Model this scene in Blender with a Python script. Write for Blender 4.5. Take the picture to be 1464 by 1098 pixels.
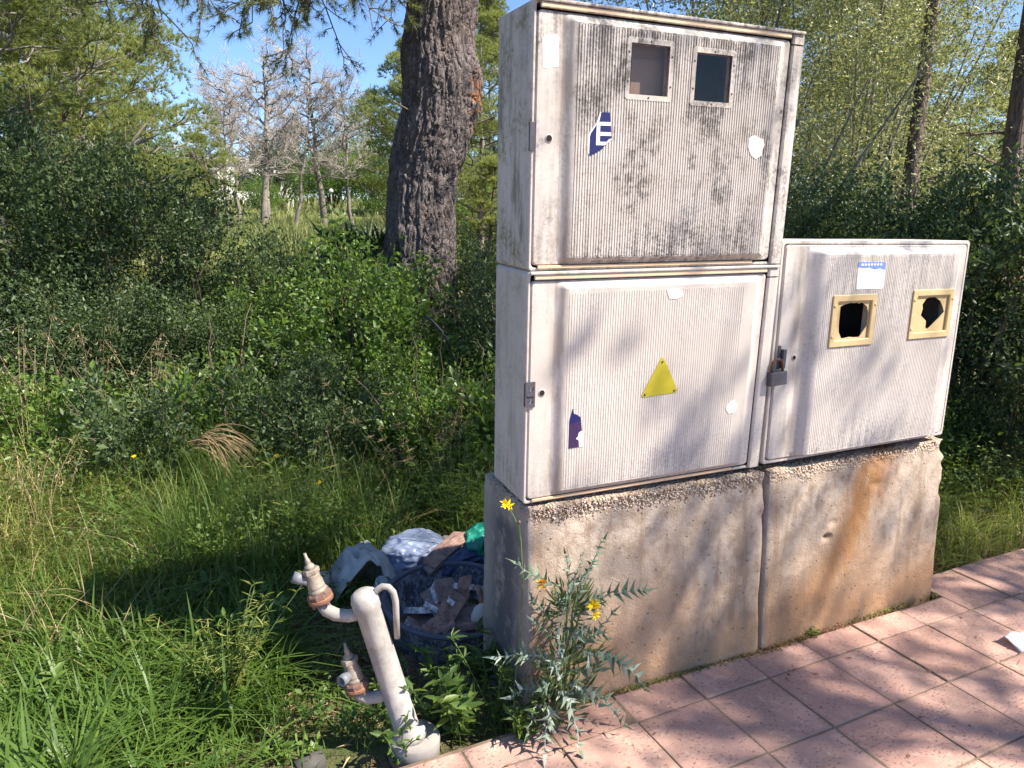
import bpy, bmesh, math, random
import numpy as np
from mathutils import Matrix, Vector, Euler

for o in list(bpy.data.objects):
    bpy.data.objects.remove(o)
SC = bpy.context.scene
COL = SC.collection
R = math.radians

# ------------------------------------------------------------------ camera
cam_d = bpy.data.cameras.new('camera')
cam_d.sensor_width = 36.0
cam_d.lens = 25.449
cam_d.clip_start = 0.05
cam_d.clip_end = 2000
cam = bpy.data.objects.new('camera', cam_d)
COL.objects.link(cam)
_f = Vector((0.3886, 0.8958, -0.2158)).normalized()
_r = Vector((0.9184, -0.3954, 0.0127))
_r = (_r - _f * _r.dot(_f)).normalized()
_u = _r.cross(_f)
M4 = Matrix.Identity(4)
for i in range(3):
    M4[i][0] = _r[i]; M4[i][1] = _u[i]; M4[i][2] = -_f[i]
    M4[i][3] = (-0.9449, -1.9989, 1.6624)[i]
cam.matrix_world = M4
SC.camera = cam

# ------------------------------------------------------------------ sky and sun
SUN_DIR = Vector((0.53, -0.44, 0.78)).normalized()      # towards the sun
SUN_EL = math.asin(SUN_DIR.z)
SUN_AZ = math.atan2(SUN_DIR.x, SUN_DIR.y)                # clockwise from +Y
world = bpy.data.worlds.new('World')
SC.world = world
world.use_nodes = True
wn = world.node_tree
wn.nodes.clear()
sky = wn.nodes.new('ShaderNodeTexSky')
sky.sky_type = 'NISHITA'
sky.sun_disc = False
sky.sun_elevation = SUN_EL
sky.sun_rotation = SUN_AZ
sky.air_density = 0.75
sky.dust_density = 0.15
sky.ozone_density = 5.5
bg = wn.nodes.new('ShaderNodeBackground')
bg.inputs['Strength'].default_value = 0.102
wo = wn.nodes.new('ShaderNodeOutputWorld')
wn.links.new(sky.outputs[0], bg.inputs[0])
wn.links.new(bg.outputs[0], wo.inputs[0])
sd = bpy.data.lights.new('sun', 'SUN')
sd.energy = 5.0
sd.angle = R(0.53)
sd.color = (1.0, 0.92, 0.80)
sun = bpy.data.objects.new('sun', sd)
COL.objects.link(sun)
sun.rotation_euler = SUN_DIR.to_track_quat('Z', 'Y').to_euler()
SC.view_settings.view_transform = 'Standard'
SC.view_settings.look = 'None'
SC.view_settings.gamma = 1.0
SC.view_settings.use_curve_mapping = False
SC.view_settings.exposure = 1.36
SC.cycles.max_bounces = 6
SC.cycles.diffuse_bounces = 3
SC.cycles.glossy_bounces = 2
SC.cycles.transmission_bounces = 4
SC.cycles.transparent_max_bounces = 6
SC.cycles.use_adaptive_sampling = True
SC.cycles.adaptive_threshold = 0.02
SC.cycles.use_denoising = True

# ------------------------------------------------------------------ helpers
def hashn(ix, iy, iz, seed=0):
    h = (ix.astype(np.int64) * 374761393 + iy.astype(np.int64) * 668265263 + iz.astype(np.int64) * 2147483647 + seed * 974634777) & 0xffffffff
    h = ((h ^ (h >> 13)) * 1274126177) & 0xffffffff
    h = (h ^ (h >> 16)) & 0xffffffff
    return h / 4294967295.0

def vnoise(p, seed=0):
    """value noise in 0..1 at points (n,3)"""
    p = np.asarray(p, float)
    i = np.floor(p).astype(np.int64)
    f = p - i
    f = f * f * (3 - 2 * f)
    r = 0
    for a in (0, 1):
        for b in (0, 1):
            for c in (0, 1):
                w = (f[:, 0] if a else 1 - f[:, 0]) * (f[:, 1] if b else 1 - f[:, 1]) * (f[:, 2] if c else 1 - f[:, 2])
                r = r + w * hashn(i[:, 0] + a, i[:, 1] + b, i[:, 2] + c, seed)
    return r

def fbm(p, octv=4, seed=0):
    p = np.asarray(p, float)
    s, a, t = 0, 0.5, 0
    for k in range(octv):
        s = s + a * vnoise(p * 2 ** k + 17.3 * k, seed + k)
        t += a
        a *= 0.5
    return s / t

def sstep(a, b, x):
    t = np.clip((np.asarray(x, float) - a) / (b - a), 0, 1)
    return t * t * (3 - 2 * t)

def tag(o, label=None, cat=None, group=None, kind=None):
    if label: o['label'] = label
    if cat: o['category'] = cat
    if group: o['group'] = group
    if kind: o['kind'] = kind
    return o

def link(name, me, parent=None, mats=None):
    o = bpy.data.objects.new(name, me)
    COL.objects.link(o)
    if parent is not None:
        o.parent = parent
    if mats is not None and me is not None and not me.materials:
        for m in (mats if isinstance(mats, (list, tuple)) else [mats]):
            me.materials.append(m)
    return o

def empty(name, loc=(0, 0, 0), rot=(0, 0, 0), scale=1.0):
    o = bpy.data.objects.new(name, None)
    o.empty_display_size = 0.1
    COL.objects.link(o)
    o.location = loc
    o.rotation_euler = rot
    o.scale = (scale,) * 3 if not isinstance(scale, (tuple, list)) else scale
    return o

def np_mesh(name, V, F, tint=None, smooth=False, mat_idx=None):
    """V (n,3), F (m,k) of one polygon size"""
    V = np.ascontiguousarray(V, dtype=np.float32)
    F = np.ascontiguousarray(F, dtype=np.int32)
    me = bpy.data.meshes.new(name)
    me.vertices.add(len(V))
    me.vertices.foreach_set('co', V.ravel())
    k = F.shape[1]
    me.loops.add(F.size)
    me.loops.foreach_set('vertex_index', F.ravel())
    me.polygons.add(len(F))
    me.polygons.foreach_set('loop_start', np.arange(0, F.size, k, dtype=np.int32))
    if smooth:
        me.polygons.foreach_set('use_smooth', np.ones(len(F), dtype=bool))
    if mat_idx is not None:
        me.polygons.foreach_set('material_index', np.asarray(mat_idx, dtype=np.int32))
    if tint is not None:
        at = me.attributes.new('tint', 'FLOAT', 'POINT')
        at.data.foreach_set('value', np.ascontiguousarray(tint, dtype=np.float32))
    me.update(calc_edges=True)
    return me

class MB:
    """small mesh collector"""
    def __init__(self):
        self.v = []; self.f = []; self.m = []; self.s = []
    def add(self, verts, faces, mat=0, smooth=False):
        b = len(self.v)
        self.v += [tuple(map(float, p)) for p in verts]
        for f in faces:
            self.f.append([b + i for i in f]); self.m.append(mat); self.s.append(smooth)
        return self
    def box(self, a, b, mat=0):
        (x0, y0, z0), (x1, y1, z1) = a, b
        return self.add([(x0, y0, z0), (x1, y0, z0), (x1, y1, z0), (x0, y1, z0), (x0, y0, z1), (x1, y0, z1), (x1, y1, z1), (x0, y1, z1)],
                        [(0, 3, 2, 1), (4, 5, 6, 7), (0, 1, 5, 4), (1, 2, 6, 5), (2, 3, 7, 6), (3, 0, 4, 7)], mat)
    def loops(self, Ls, closed=True, cap0=False, cap1=False, mat=0, smooth=True):
        n = len(Ls[0]); b = len(self.v)
        for L in Ls:
            self.v += [tuple(map(float, p)) for p in L]
        for k in range(len(Ls) - 1):
            for i in range(n if closed else n - 1):
                j = (i + 1) % n
                self.f.append([b + k * n + i, b + k * n + j, b + (k + 1) * n + j, b + (k + 1) * n + i]); self.m.append(mat); self.s.append(smooth)
        if cap0:
            self.f.append([b + i for i in range(n)][::-1]); self.m.append(mat); self.s.append(False)
        if cap1:
            self.f.append([b + (len(Ls) - 1) * n + i for i in range(n)]); self.m.append(mat); self.s.append(False)
        return self
    def tube(self, path, rad, seg=10, cap=True, mat=0, smooth=True):
        P = [Vector(p) for p in path]
        if not isinstance(rad, (list, tuple, np.ndarray)):
            rad = [rad] * len(P)
        Ls = []
        up = Vector((0, 0, 1))
        t0 = (P[1] - P[0]).normalized()
        a = t0.cross(up)
        if a.length < 1e-3:
            a = t0.cross(Vector((1, 0, 0)))
        a.normalize()
        for i, p in enumerate(P):
            if i == 0: t = P[1] - P[0]
            elif i == len(P) - 1: t = P[-1] - P[-2]
            else: t = (P[i + 1] - P[i]).normalized() + (P[i] - P[i - 1]).normalized()
            t.normalize()
            a = (a - t * a.dot(t)).normalized()
            b = t.cross(a)
            Ls.append([p + (a * math.cos(2 * math.pi * k / seg) + b * math.sin(2 * math.pi * k / seg)) * rad[i] for k in range(seg)])
        return self.loops(Ls, True, cap, cap, mat, smooth)
    def lathe(self, origin, axis, prof, seg=18, mat=0, smooth=True, cap=True):
        """prof: list of (distance along axis, radius)"""
        o = Vector(origin); t = Vector(axis).normalized()
        a = t.cross(Vector((0, 1, 0.3))).normalized(); b = t.cross(a)
        Ls = [[o + t * h + (a * math.cos(2 * math.pi * k / seg) + b * math.sin(2 * math.pi * k / seg)) * max(r, 1e-5) for k in range(seg)] for h, r in prof]
        return self.loops(Ls, True, cap, cap, mat, smooth)
    def prism(self, poly, y0, y1, mat=0):
        """polygon in xz, from y0 (front) to y1"""
        n = len(poly)
        vs = [(x, y0, z) for x, z in poly] + [(x, y1, z) for x, z in poly]
        fs = [list(range(n)), list(range(2 * n - 1, n - 1, -1))] + [(i, i + n, (i + 1) % n + n, (i + 1) % n) for i in range(n)]
        return self.add(vs, fs, mat)
    def mesh(self, name, fix=True, bevel=0.0, bseg=2):
        me = bpy.data.meshes.new(name)
        me.from_pydata(self.v, [], self.f)
        me.polygons.foreach_set('material_index', self.m)
        me.polygons.foreach_set('use_smooth', self.s)
        if fix or bevel:
            bm = bmesh.new(); bm.from_mesh(me)
            if bevel:
                ed = [e for e in bm.edges if len(e.link_faces) == 2 and e.calc_face_angle(0) > 0.5]
                bmesh.ops.bevel(bm, geom=ed, offset=bevel, segments=bseg, profile=0.6, affect='EDGES', clamp_overlap=True)
            bmesh.ops.recalc_face_normals(bm, faces=bm.faces)
            bm.to_mesh(me); bm.free()
        me.update()
        return me
    def build(self, name, mats, parent=None, **kw):
        return link(name, self.mesh(name, **kw), parent, mats)

def rrect(x0, x1, z0, z1, r, y, seg=4):
    """rounded rectangle loop in xz at depth y"""
    P = []
    for cx, cz, a0 in ((x1 - r, z0 + r, -90), (x1 - r, z1 - r, 0), (x0 + r, z1 - r, 90), (x0 + r, z0 + r, 180)):
        for k in range(seg + 1):
            a = R(a0 + 90 * k / seg)
            P.append((cx + r * math.cos(a), y, cz + r * math.sin(a)))
    return P

def ring_plate(mb, x0, x1, z0, z1, hole, y0, y1, mat=0):
    """rectangular plate from y0 (front) to y1 (back) with an irregular hole [(x,z)...]"""
    cx = sum(p[0] for p in hole) / len(hole); cz = sum(p[1] for p in hole) / len(hole)
    def ang(x, z): return math.atan2(z - cz, x - cx)
    def on_rect(a):
        dx, dz = math.cos(a), math.sin(a)
        t = min([((x1 if dx > 0 else x0) - cx) / dx if abs(dx) > 1e-9 else 1e9, ((z1 if dz > 0 else z0) - cz) / dz if abs(dz) > 1e-9 else 1e9])
        return cx + dx * t, cz + dz * t
    hp = sorted([(ang(*p), p) for p in hole])
    def on_hole(a):
        n = len(hp)
        for i in range(n):
            a0, p0 = hp[i]; a1, p1 = hp[(i + 1) % n]
            if i == n - 1: a1 += 2 * math.pi
            aa = a if a >= a0 else a + 2 * math.pi
            if a0 <= aa <= a1:
                dx, dz = math.cos(a), math.sin(a)
                ex, ez = p1[0] - p0[0], p1[1] - p0[1]
                den = dx * ez - dz * ex
                if abs(den) < 1e-12: return p0
                t = ((p0[0] - cx) * ez - (p0[1] - cz) * ex) / den
                return cx + dx * t, cz + dz * t
        return hp[0][1]
    A = sorted(set([a for a, _ in hp] + [ang(x, z) for x in (x0, x1) for z in (z0, z1)]))
    O = [on_rect(a) for a in A]; I = [on_hole(a) for a in A]
    mk = lambda Q, y: [(x, y, z) for x, z in Q]
    mb.loops([mk(I, y1), mk(I, y0), mk(O, y0), mk(O, y1), mk(I, y1)], True, False, False, mat, False)

# ------------------------------------------------------------------ node materials
class NT:
    def __init__(self, name):
        self.mat = bpy.data.materials.new(name)
        self.mat.use_nodes = True
        self.t = self.mat.node_tree
        self.t.nodes.clear()
        self.out = self.t.nodes.new('ShaderNodeOutputMaterial')
        self.tc = self.t.nodes.new('ShaderNodeTexCoord')
        self.obj = self.tc.outputs['Object']
    def pos(self):
        return self.t.nodes.new('ShaderNodeNewGeometry').outputs['Position']
    def put(self, sock, v):
        if v is None: return
        if hasattr(v, 'is_linked') or isinstance(v, bpy.types.NodeSocket):
            self.t.links.new(v, sock)
        else:
            if isinstance(v, (tuple, list)) and len(v) == 3 and len(sock.default_value) == 4: v = (*v, 1)
            sock.default_value = v
    def noise(self, scale, detail=4, rough=0.55, co=None, dist=0.0, col=False):
        n = self.t.nodes.new('ShaderNodeTexNoise')
        n.inputs['Scale'].default_value = scale; n.inputs['Detail'].default_value = detail
        n.inputs['Roughness'].default_value = rough; n.inputs['Distortion'].default_value = dist
        self.put(n.inputs['Vector'], co or self.obj)
        return n.outputs['Color' if col else 'Fac']
    def voro(self, scale, co=None, feat='F1', out='Distance', rnd=1.0):
        n = self.t.nodes.new('ShaderNodeTexVoronoi')
        n.feature = feat
        n.inputs['Scale'].default_value = scale; n.inputs['Randomness'].default_value = rnd
        self.put(n.inputs['Vector'], co or self.obj)
        return n.outputs[out]
    def map(self, scale=(1, 1, 1), loc=(0, 0, 0), co=None, rot=(0, 0, 0)):
        n = self.t.nodes.new('ShaderNodeMapping')
        n.inputs['Scale'].default_value = scale; n.inputs['Location'].default_value = loc; n.inputs['Rotation'].default_value = rot
        self.put(n.inputs['Vector'], co or self.obj)
        return n.outputs[0]
    def ramp(self, fac, stops, interp='LINEAR'):
        n = self.t.nodes.new('ShaderNodeValToRGB')
        cr = n.color_ramp; cr.interpolation = interp
        while len(cr.elements) < len(stops): cr.elements.new(0.5)
        for e, (p, c) in zip(cr.elements, stops):
            e.position = p; e.color = (c, c, c, 1) if isinstance(c, (int, float)) else (*c, 1)
        self.put(n.inputs[0], fac)
        return n.outputs[0]
    def rng(self, v, a, b, c=0.0, d=1.0, smooth=True):
        n = self.t.nodes.new('ShaderNodeMapRange')
        n.interpolation_type = 'SMOOTHSTEP' if smooth else 'LINEAR'
        self.put(n.inputs[0], v)
        for i, q in enumerate((a, b, c, d)): n.inputs[1 + i].default_value = q
        return n.outputs[0]
    def math(self, op, a, b=None, c=None, clamp=False):
        n = self.t.nodes.new('ShaderNodeMath'); n.operation = op; n.use_clamp = clamp
        self.put(n.inputs[0], a); self.put(n.inputs[1], b)
        if c is not None: self.put(n.inputs[2], c)
        return n.outputs[0]
    def mul(self, *a):
        r = a[0]
        for b in a[1:]: r = self.math('MULTIPLY', r, b)
        return r
    def mx(self, *a):
        r = a[0]
        for b in a[1:]: r = self.math('MAXIMUM', r, b)
        return r
    def addc(self, a, b): return self.math('ADD', a, b, clamp=True)
    def mix(self, fac, a, b, mode='MIX'):
        n = self.t.nodes.new('ShaderNodeMix'); n.data_type = 'RGBA'; n.blend_type = mode
        self.put(n.inputs[0], fac)
        self.put(n.inputs[6], a); self.put(n.inputs[7], b)
        return n.outputs[2]
    def xyz(self, co=None):
        n = self.t.nodes.new('ShaderNodeSeparateXYZ'); self.put(n.inputs[0], co or self.obj)
        return n.outputs
    def attr(self, name):
        n = self.t.nodes.new('ShaderNodeAttribute'); n.attribute_name = name
        return n.outputs['Fac']
    def objrand(self):
        n = self.t.nodes.new('ShaderNodeObjectInfo'); return n.outputs['Random']
    def bump(self, h, strength=0.4, dist=0.01, nrm=None):
        n = self.t.nodes.new('ShaderNodeBump')
        n.inputs['Strength'].default_value = strength; n.inputs['Distance'].default_value = dist
        self.put(n.inputs['Height'], h)
        if nrm is not None: self.put(n.inputs['Normal'], nrm)
        return n.outputs[0]
    def band(self, v, lo, hi, soft):
        return self.mul(self.rng(v, lo - soft, lo + soft), self.rng(v, hi - soft, hi + soft, 1, 0))
    def bsdf(self, col, rough=0.6, nrm=None, metal=0.0, spec=0.5, trans=None):
        n = self.t.nodes.new('ShaderNodeBsdfPrincipled')
        self.put(n.inputs['Base Color'], col); self.put(n.inputs['Roughness'], rough)
        self.put(n.inputs['Metallic'], metal); n.inputs['Specular IOR Level'].default_value = spec
        if nrm is not None: self.put(n.inputs['Normal'], nrm)
        if trans is not None: self.put(n.inputs['Transmission Weight'], trans)
        self.t.links.new(n.outputs[0], self.out.inputs[0])
        return n
    def leafy(self, col, tcol, tw=0.35, rough=0.5, spec=0.4):
        """principled + translucent for thin leaves"""
        p = self.bsdf(col, rough, spec=spec)
        tr = self.t.nodes.new('ShaderNodeBsdfTranslucent'); self.put(tr.inputs[0], tcol)
        ms = self.t.nodes.new('ShaderNodeMixShader'); ms.inputs[0].default_value = tw
        self.t.links.new(p.outputs[0], ms.inputs[1]); self.t.links.new(tr.outputs[0], ms.inputs[2])
        self.t.links.new(ms.outputs[0], self.out.inputs[0])
        return self.mat

def plain(name, col, rough=0.6, metal=0.0, var=0.15, scale=30, bump=0.0, spec=0.4):
    n = NT(name)
    k = n.noise(scale, 5)
    c = n.mix(k, tuple(v * (1 - var) for v in col), tuple(min(1, v * (1 + var)) for v in col))
    n.bsdf(c, rough, n.bump(k, bump, 0.004) if bump else None, metal, spec)
    return n.mat
# ------------------------------------------------------------------ terrain
def ground_z(x, y):
    x = np.asarray(x, float); y = np.asarray(y, float)
    d = np.hypot(x + 0.9, y + 2.0)
    p = np.stack([x * 0.35, y * 0.35, np.zeros_like(x)], -1).reshape(-1, 3)
    nz = (fbm(p, 3, 5).reshape(x.shape) - 0.5)
    far = 1.30 * sstep(7, 27, d) + 1.3 * sstep(26, 48, d) + 3.0 * sstep(50, 180, d)
    edge = sstep(-0.05, 0.55, y)
    z = -0.03 - 0.13 * edge * sstep(2.6, 0.3, d - 2.2 + 0 * x) + 0.22 * nz * sstep(3.2, 8, d) + 0.05 * nz + far
    z = np.where(y < 0.02, np.minimum(z, -0.055), z)
    return z

def gz(x, y):
    return float(ground_z(np.array([x]), np.array([y]))[0])

def sinh_axis(n, near, far):
    t = np.linspace(-1, 1, n)
    k = math.asinh(far / near)
    return near * np.sinh(t * k)

n = NT('soil_and_litter')
a = n.noise(1.6, 5); b = n.noise(22, 6, 0.7); c_ = n.noise(90, 3, 0.6); d_ = n.noise(0.18, 4)
col = n.mix(n.rng(b, .35, .65), (0.085, 0.055, 0.034), (0.24, 0.165, 0.10))
col = n.mix(n.mul(n.rng(c_, .52, .62), .7), col, (0.34, 0.25, 0.17))
col = n.mix(n.mul(n.rng(a, .42, .6), .75), col, (0.055, 0.085, 0.026))
zz = n.xyz()[1]
meadow = n.mix(d_, (0.10, 0.14, 0.035), (0.20, 0.20, 0.075))
col = n.mix(n.rng(zz, 9, 20), col, meadow)
n.bsdf(col, 0.95, n.bump(n.math('ADD', b, n.mul(c_, .4)), 0.8, 0.03), spec=0.1)
M_SOIL = n.mat

ax = sinh_axis(230, 2.2, 420)
gx, gy = np.meshgrid(ax, ax + 1.0, indexing='ij')
GV = np.stack([gx, gy, ground_z(gx, gy)], -1).reshape(-1, 3)
N_ = len(ax)
idx = np.arange(N_ * N_).reshape(N_, N_)
GF = np.stack([idx[:-1, :-1], idx[1:, :-1], idx[1:, 1:], idx[:-1, 1:]], -1).reshape(-1, 4)
tag(link('ground', np_mesh('ground', GV, GF, smooth=True), None, M_SOIL), kind='structure')

# ------------------------------------------------------------------ pavement of square tiles
n = NT('pink_paving_tile')
orr = n.objrand()
sh = n.t.nodes.new('ShaderNodeVectorMath'); sh.operation = 'ADD'
n.put(sh.inputs[0], n.obj)
cmb = n.t.nodes.new('ShaderNodeCombineXYZ'); n.put(cmb.inputs[0], n.mul(orr, 37.0)); n.put(cmb.inputs[1], n.mul(orr, 91.0))
n.t.links.new(cmb.outputs[0], sh.inputs[1])
co = sh.outputs[0]
big = n.noise(7, 5, 0.6, co); mid = n.noise(60, 4, 0.6, co)
pit = n.noise(1.0, 2, 0.5, n.map((68, 120, 1), co=co))
pitm = n.mul(n.rng(pit, .585, .655), n.rng(n.noise(11, 3, .5, co), .34, .55))
base = n.mix(orr, (0.43, 0.245, 0.20), (0.55, 0.355, 0.295))
col = n.mix(n.rng(big, .3, .75), base, (0.47, 0.28, 0.225))
col = n.mix(n.mul(n.rng(mid, .5, .8), .45), col, (0.62, 0.46, 0.39))
col = n.mix(n.mul(pitm, .75), col, (0.15, 0.075, 0.06))
col = n.mix(n.mul(n.rng(n.noise(2.6, 5, .6, co), .42, .68), .40), col, (0.30, 0.19, 0.155))
ox = n.xyz()
wp = n.pos()
col = n.mix(n.mul(n.rng(n.noise(1.7, 6, .65, wp), .46, .62), .38), col, (0.27, 0.175, 0.135))
col = n.mix(n.mul(n.rng(n.noise(31, 5, .7, wp), .56, .68), .45), col, (0.60, 0.49, 0.40))
edge = n.mx(n.rng(n.math('ABSOLUTE', ox[0]), .125, .15), n.rng(n.math('ABSOLUTE', ox[1]), .125, .15))
col = n.mix(n.mul(edge, n.rng(big, .30, .55), .6), col, (0.30, 0.20, 0.15))
n.bsdf(col, 0.85, n.bump(n.math('SUBTRACT', n.mul(mid, .35), pitm), 0.55, 0.004), spec=0.25)
M_TILE = n.mat

n = NT('mortar_and_grit')
b = n.noise(55, 5, .7)
n.bsdf(n.mix(b, (0.13, 0.095, 0.07), (0.30, 0.225, 0.165)), 0.95, n.bump(b, .8, .006), spec=.1)
M_GRIT = n.mat

PAV_A = 0.0369
PAV_O = Vector((0.0304, -0.1893, 0))
PX = Vector((math.cos(PAV_A), math.sin(PAV_A), 0)); PY = Vector((-math.sin(PAV_A), math.cos(PAV_A), 0))
TS = 0.30
mb = MB()
def pv(u, v, z): return PAV_O + PX * u + PY * v + Vector((0, 0, z))
# bed of the pavement: a slab, its surface just below the tile faces
def slab(u0, u1, v0, v1, z0, z1):
    P = [pv(u0, v0, z0), pv(u1, v0, z0), pv(u1, v1, z0), pv(u0, v1, z0), pv(u0, v0, z1), pv(u1, v0, z1), pv(u1, v1, z1), pv(u0, v1, z1)]
    mb.add(P, [(0, 3, 2, 1), (4, 5, 6, 7), (0, 1, 5, 4), (1, 2, 6, 5), (2, 3, 7, 6), (3, 0, 4, 7)])
slab(-2.6, 2.155, -2.42, 0.135, -0.10, -0.0045)
slab(2.155, 7.0, -2.42, 0.298, -0.10, -0.0045)
pave = mb.build('pavement', M_GRIT)
tag(pave, kind='structure')
tile_mesh = {}
rngt = random.Random(4)
def tile(u0, u1, v0, v1):
    w, h = u1 - u0, v1 - v0
    key = (round(w, 3), round(h, 3))
    if key not in tile_mesh:
        g = 0.0031
        m = MB(); m.box((-w / 2 + g, -h / 2 + g, -0.03), (w / 2 - g, h / 2 - g, 0.0))
        tile_mesh[key] = m.mesh('paving_tile', bevel=0.0045, bseg=2)
        tile_mesh[key].materials.append(M_TILE)
    o = link('paving_tile', tile_mesh[key], pave)
    c = pv((u0 + u1) / 2, (v0 + v1) / 2, rngt.uniform(-0.003, 0.0025))
    o.location = c
    o.rotation_euler = (rngt.gauss(0, .005), rngt.gauss(0, .005), PAV_A + rngt.gauss(0, .004))
for i in range(-8, 17):
    for j in range(0, 7):
        tile(i * TS, (i + 1) * TS, -(j + 1) * TS, -j * TS)
for i in range(-8, 17):
    u0, u1 = i * TS, (i + 1) * TS
    if u1 <= 0.0: tile(u0, u1, 0, 0.125)
    elif u0 < 2.0:
        tile(u0, u1, 0, 0.165 - (u0 + TS / 2) * 0.018)
    elif u0 >= 2.1: tile(u0, u1, 0, TS)
# kerb and road behind the photographer
mb = MB()
u0 = -2.6
P = []
slab(-60, 60, -2.57, -2.425, -0.3, 0.002)
M_KERB = plain('kerb_concrete', (0.36, 0.34, 0.31), .9, var=.25, scale=18, bump=.3)
tag(mb.build('kerb', M_KERB, bevel=0.012), kind='structure')
mb = MB(); slab(-60, 60, -9.5, -2.575, -0.3, -0.12)
M_ROAD = plain('asphalt', (0.055, 0.053, 0.05), .9, var=.35, scale=140, bump=.4)
tag(mb.build('road', M_ROAD), kind='structure')

# ------------------------------------------------------------------ concrete plinths
def concrete(name, rust, soil):
    n = NT(name)
    X, Y, Z = n.xyz()
    big = n.noise(4.2, 5, .6); mid = n.noise(19, 5, .65); fine = n.noise(110, 4, .7); agg = n.voro(95)
    col = n.mix(n.rng(big, .32, .68), (0.335, 0.262, 0.205), (0.455, 0.375, 0.305))
    col = n.mix(n.mul(n.rng(mid, .42, .66), .7), col, (0.25, 0.185, 0.135))
    # red earth splashed up from the ground
    wob = n.math('ADD', Z, n.mul(n.math('SUBTRACT', n.noise(2.3, 4), .5), .5))
    col = n.mix(n.mul(n.rng(wob, .10, .47, 1, 0), soil), col, (0.32, 0.19, 0.11))
    # exposed aggregate along the upper front edge
    am = n.rng(n.math('ADD', Z, n.mul(n.math('SUBTRACT', n.noise(6, 5, .7), .5), .18)), .675, .715)
    acol = n.ramp(n.voro(95, out='Color'), [(0.0, (0.30, 0.20, 0.13)), (.45, (0.46, 0.36, 0.27)), (1, (0.58, 0.50, 0.42))])
    col = n.mix(n.mul(am, .55), col, acol)
    # rust-brown run-off stain
    rs = n.mul(n.band(n.math('ADD', n.math('ADD', X, n.mul(Z, -.60)), n.mul(n.math('SUBTRACT', big, .5), .25)), .12, .34, .09), n.rng(Z, .0, .35), n.rng(n.noise(1.0, 5, .6, n.map((9, 9, 3))), .32, .58))
    col = n.mix(n.mul(rs, rust), col, (0.26, 0.135, 0.062))
    ds = n.mul(n.rng(n.noise(1.0, 5, .65, n.map((16, 16, 2.2), (4, 2, 7))), .52, .66), .6)
    col = n.mix(ds, col, (0.24, 0.165, 0.11))
    # soot-dark patch on the left end
    ls = n.mul(n.rng(X, .012, .02, 1, 0), n.band(n.math('ADD', Y, n.mul(mid, .12)), .16, .40, .08), n.rng(Z, .60, .70, 1, 0), n.rng(n.noise(9, 5, .7), .33, .5))
    col = n.mix(n.mul(n.rng(X, .01, .022, 1, 0), .55), col, (0.30, 0.29, 0.285))
    col = n.mix(n.mul(ls, .85), col, (0.085, 0.085, 0.10))
    hh = n.math('ADD', n.mul(fine, .35), n.math('ADD', n.mul(mid, .5), n.mul(n.mul(n.math('SUBTRACT', 1.0, agg), am), 1.2)))
    pits = n.rng(n.voro(26, n.map((1, 1, 1), (3, 1, 2))), .05, .12)
    hh = n.math('ADD', hh, n.mul(pits, .8))
    col = n.mix(n.rng(n.voro(26, n.map((1, 1, 1), (3, 1, 2))), .04, .10, .55, 0), col, (0.14, 0.09, 0.06))
    n.bsdf(col, 0.92, n.bump(hh, .95, .010), spec=.15)
    return n.mat
M_CONC = concrete('weathered_concrete', 0.0, .80)
M_CONC2 = concrete('rust_streaked_concrete', 1.0, 1.0)
M_PEB = NT('pebble_aggregate')
M_PEB.bsdf(M_PEB.ramp(M_PEB.attr('tint'), [(0, (0.24, 0.15, 0.09)), (.5, (0.43, 0.33, 0.25)), (1, (0.60, 0.53, 0.46))]), .85)
M_PEB = M_PEB.mat

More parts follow.
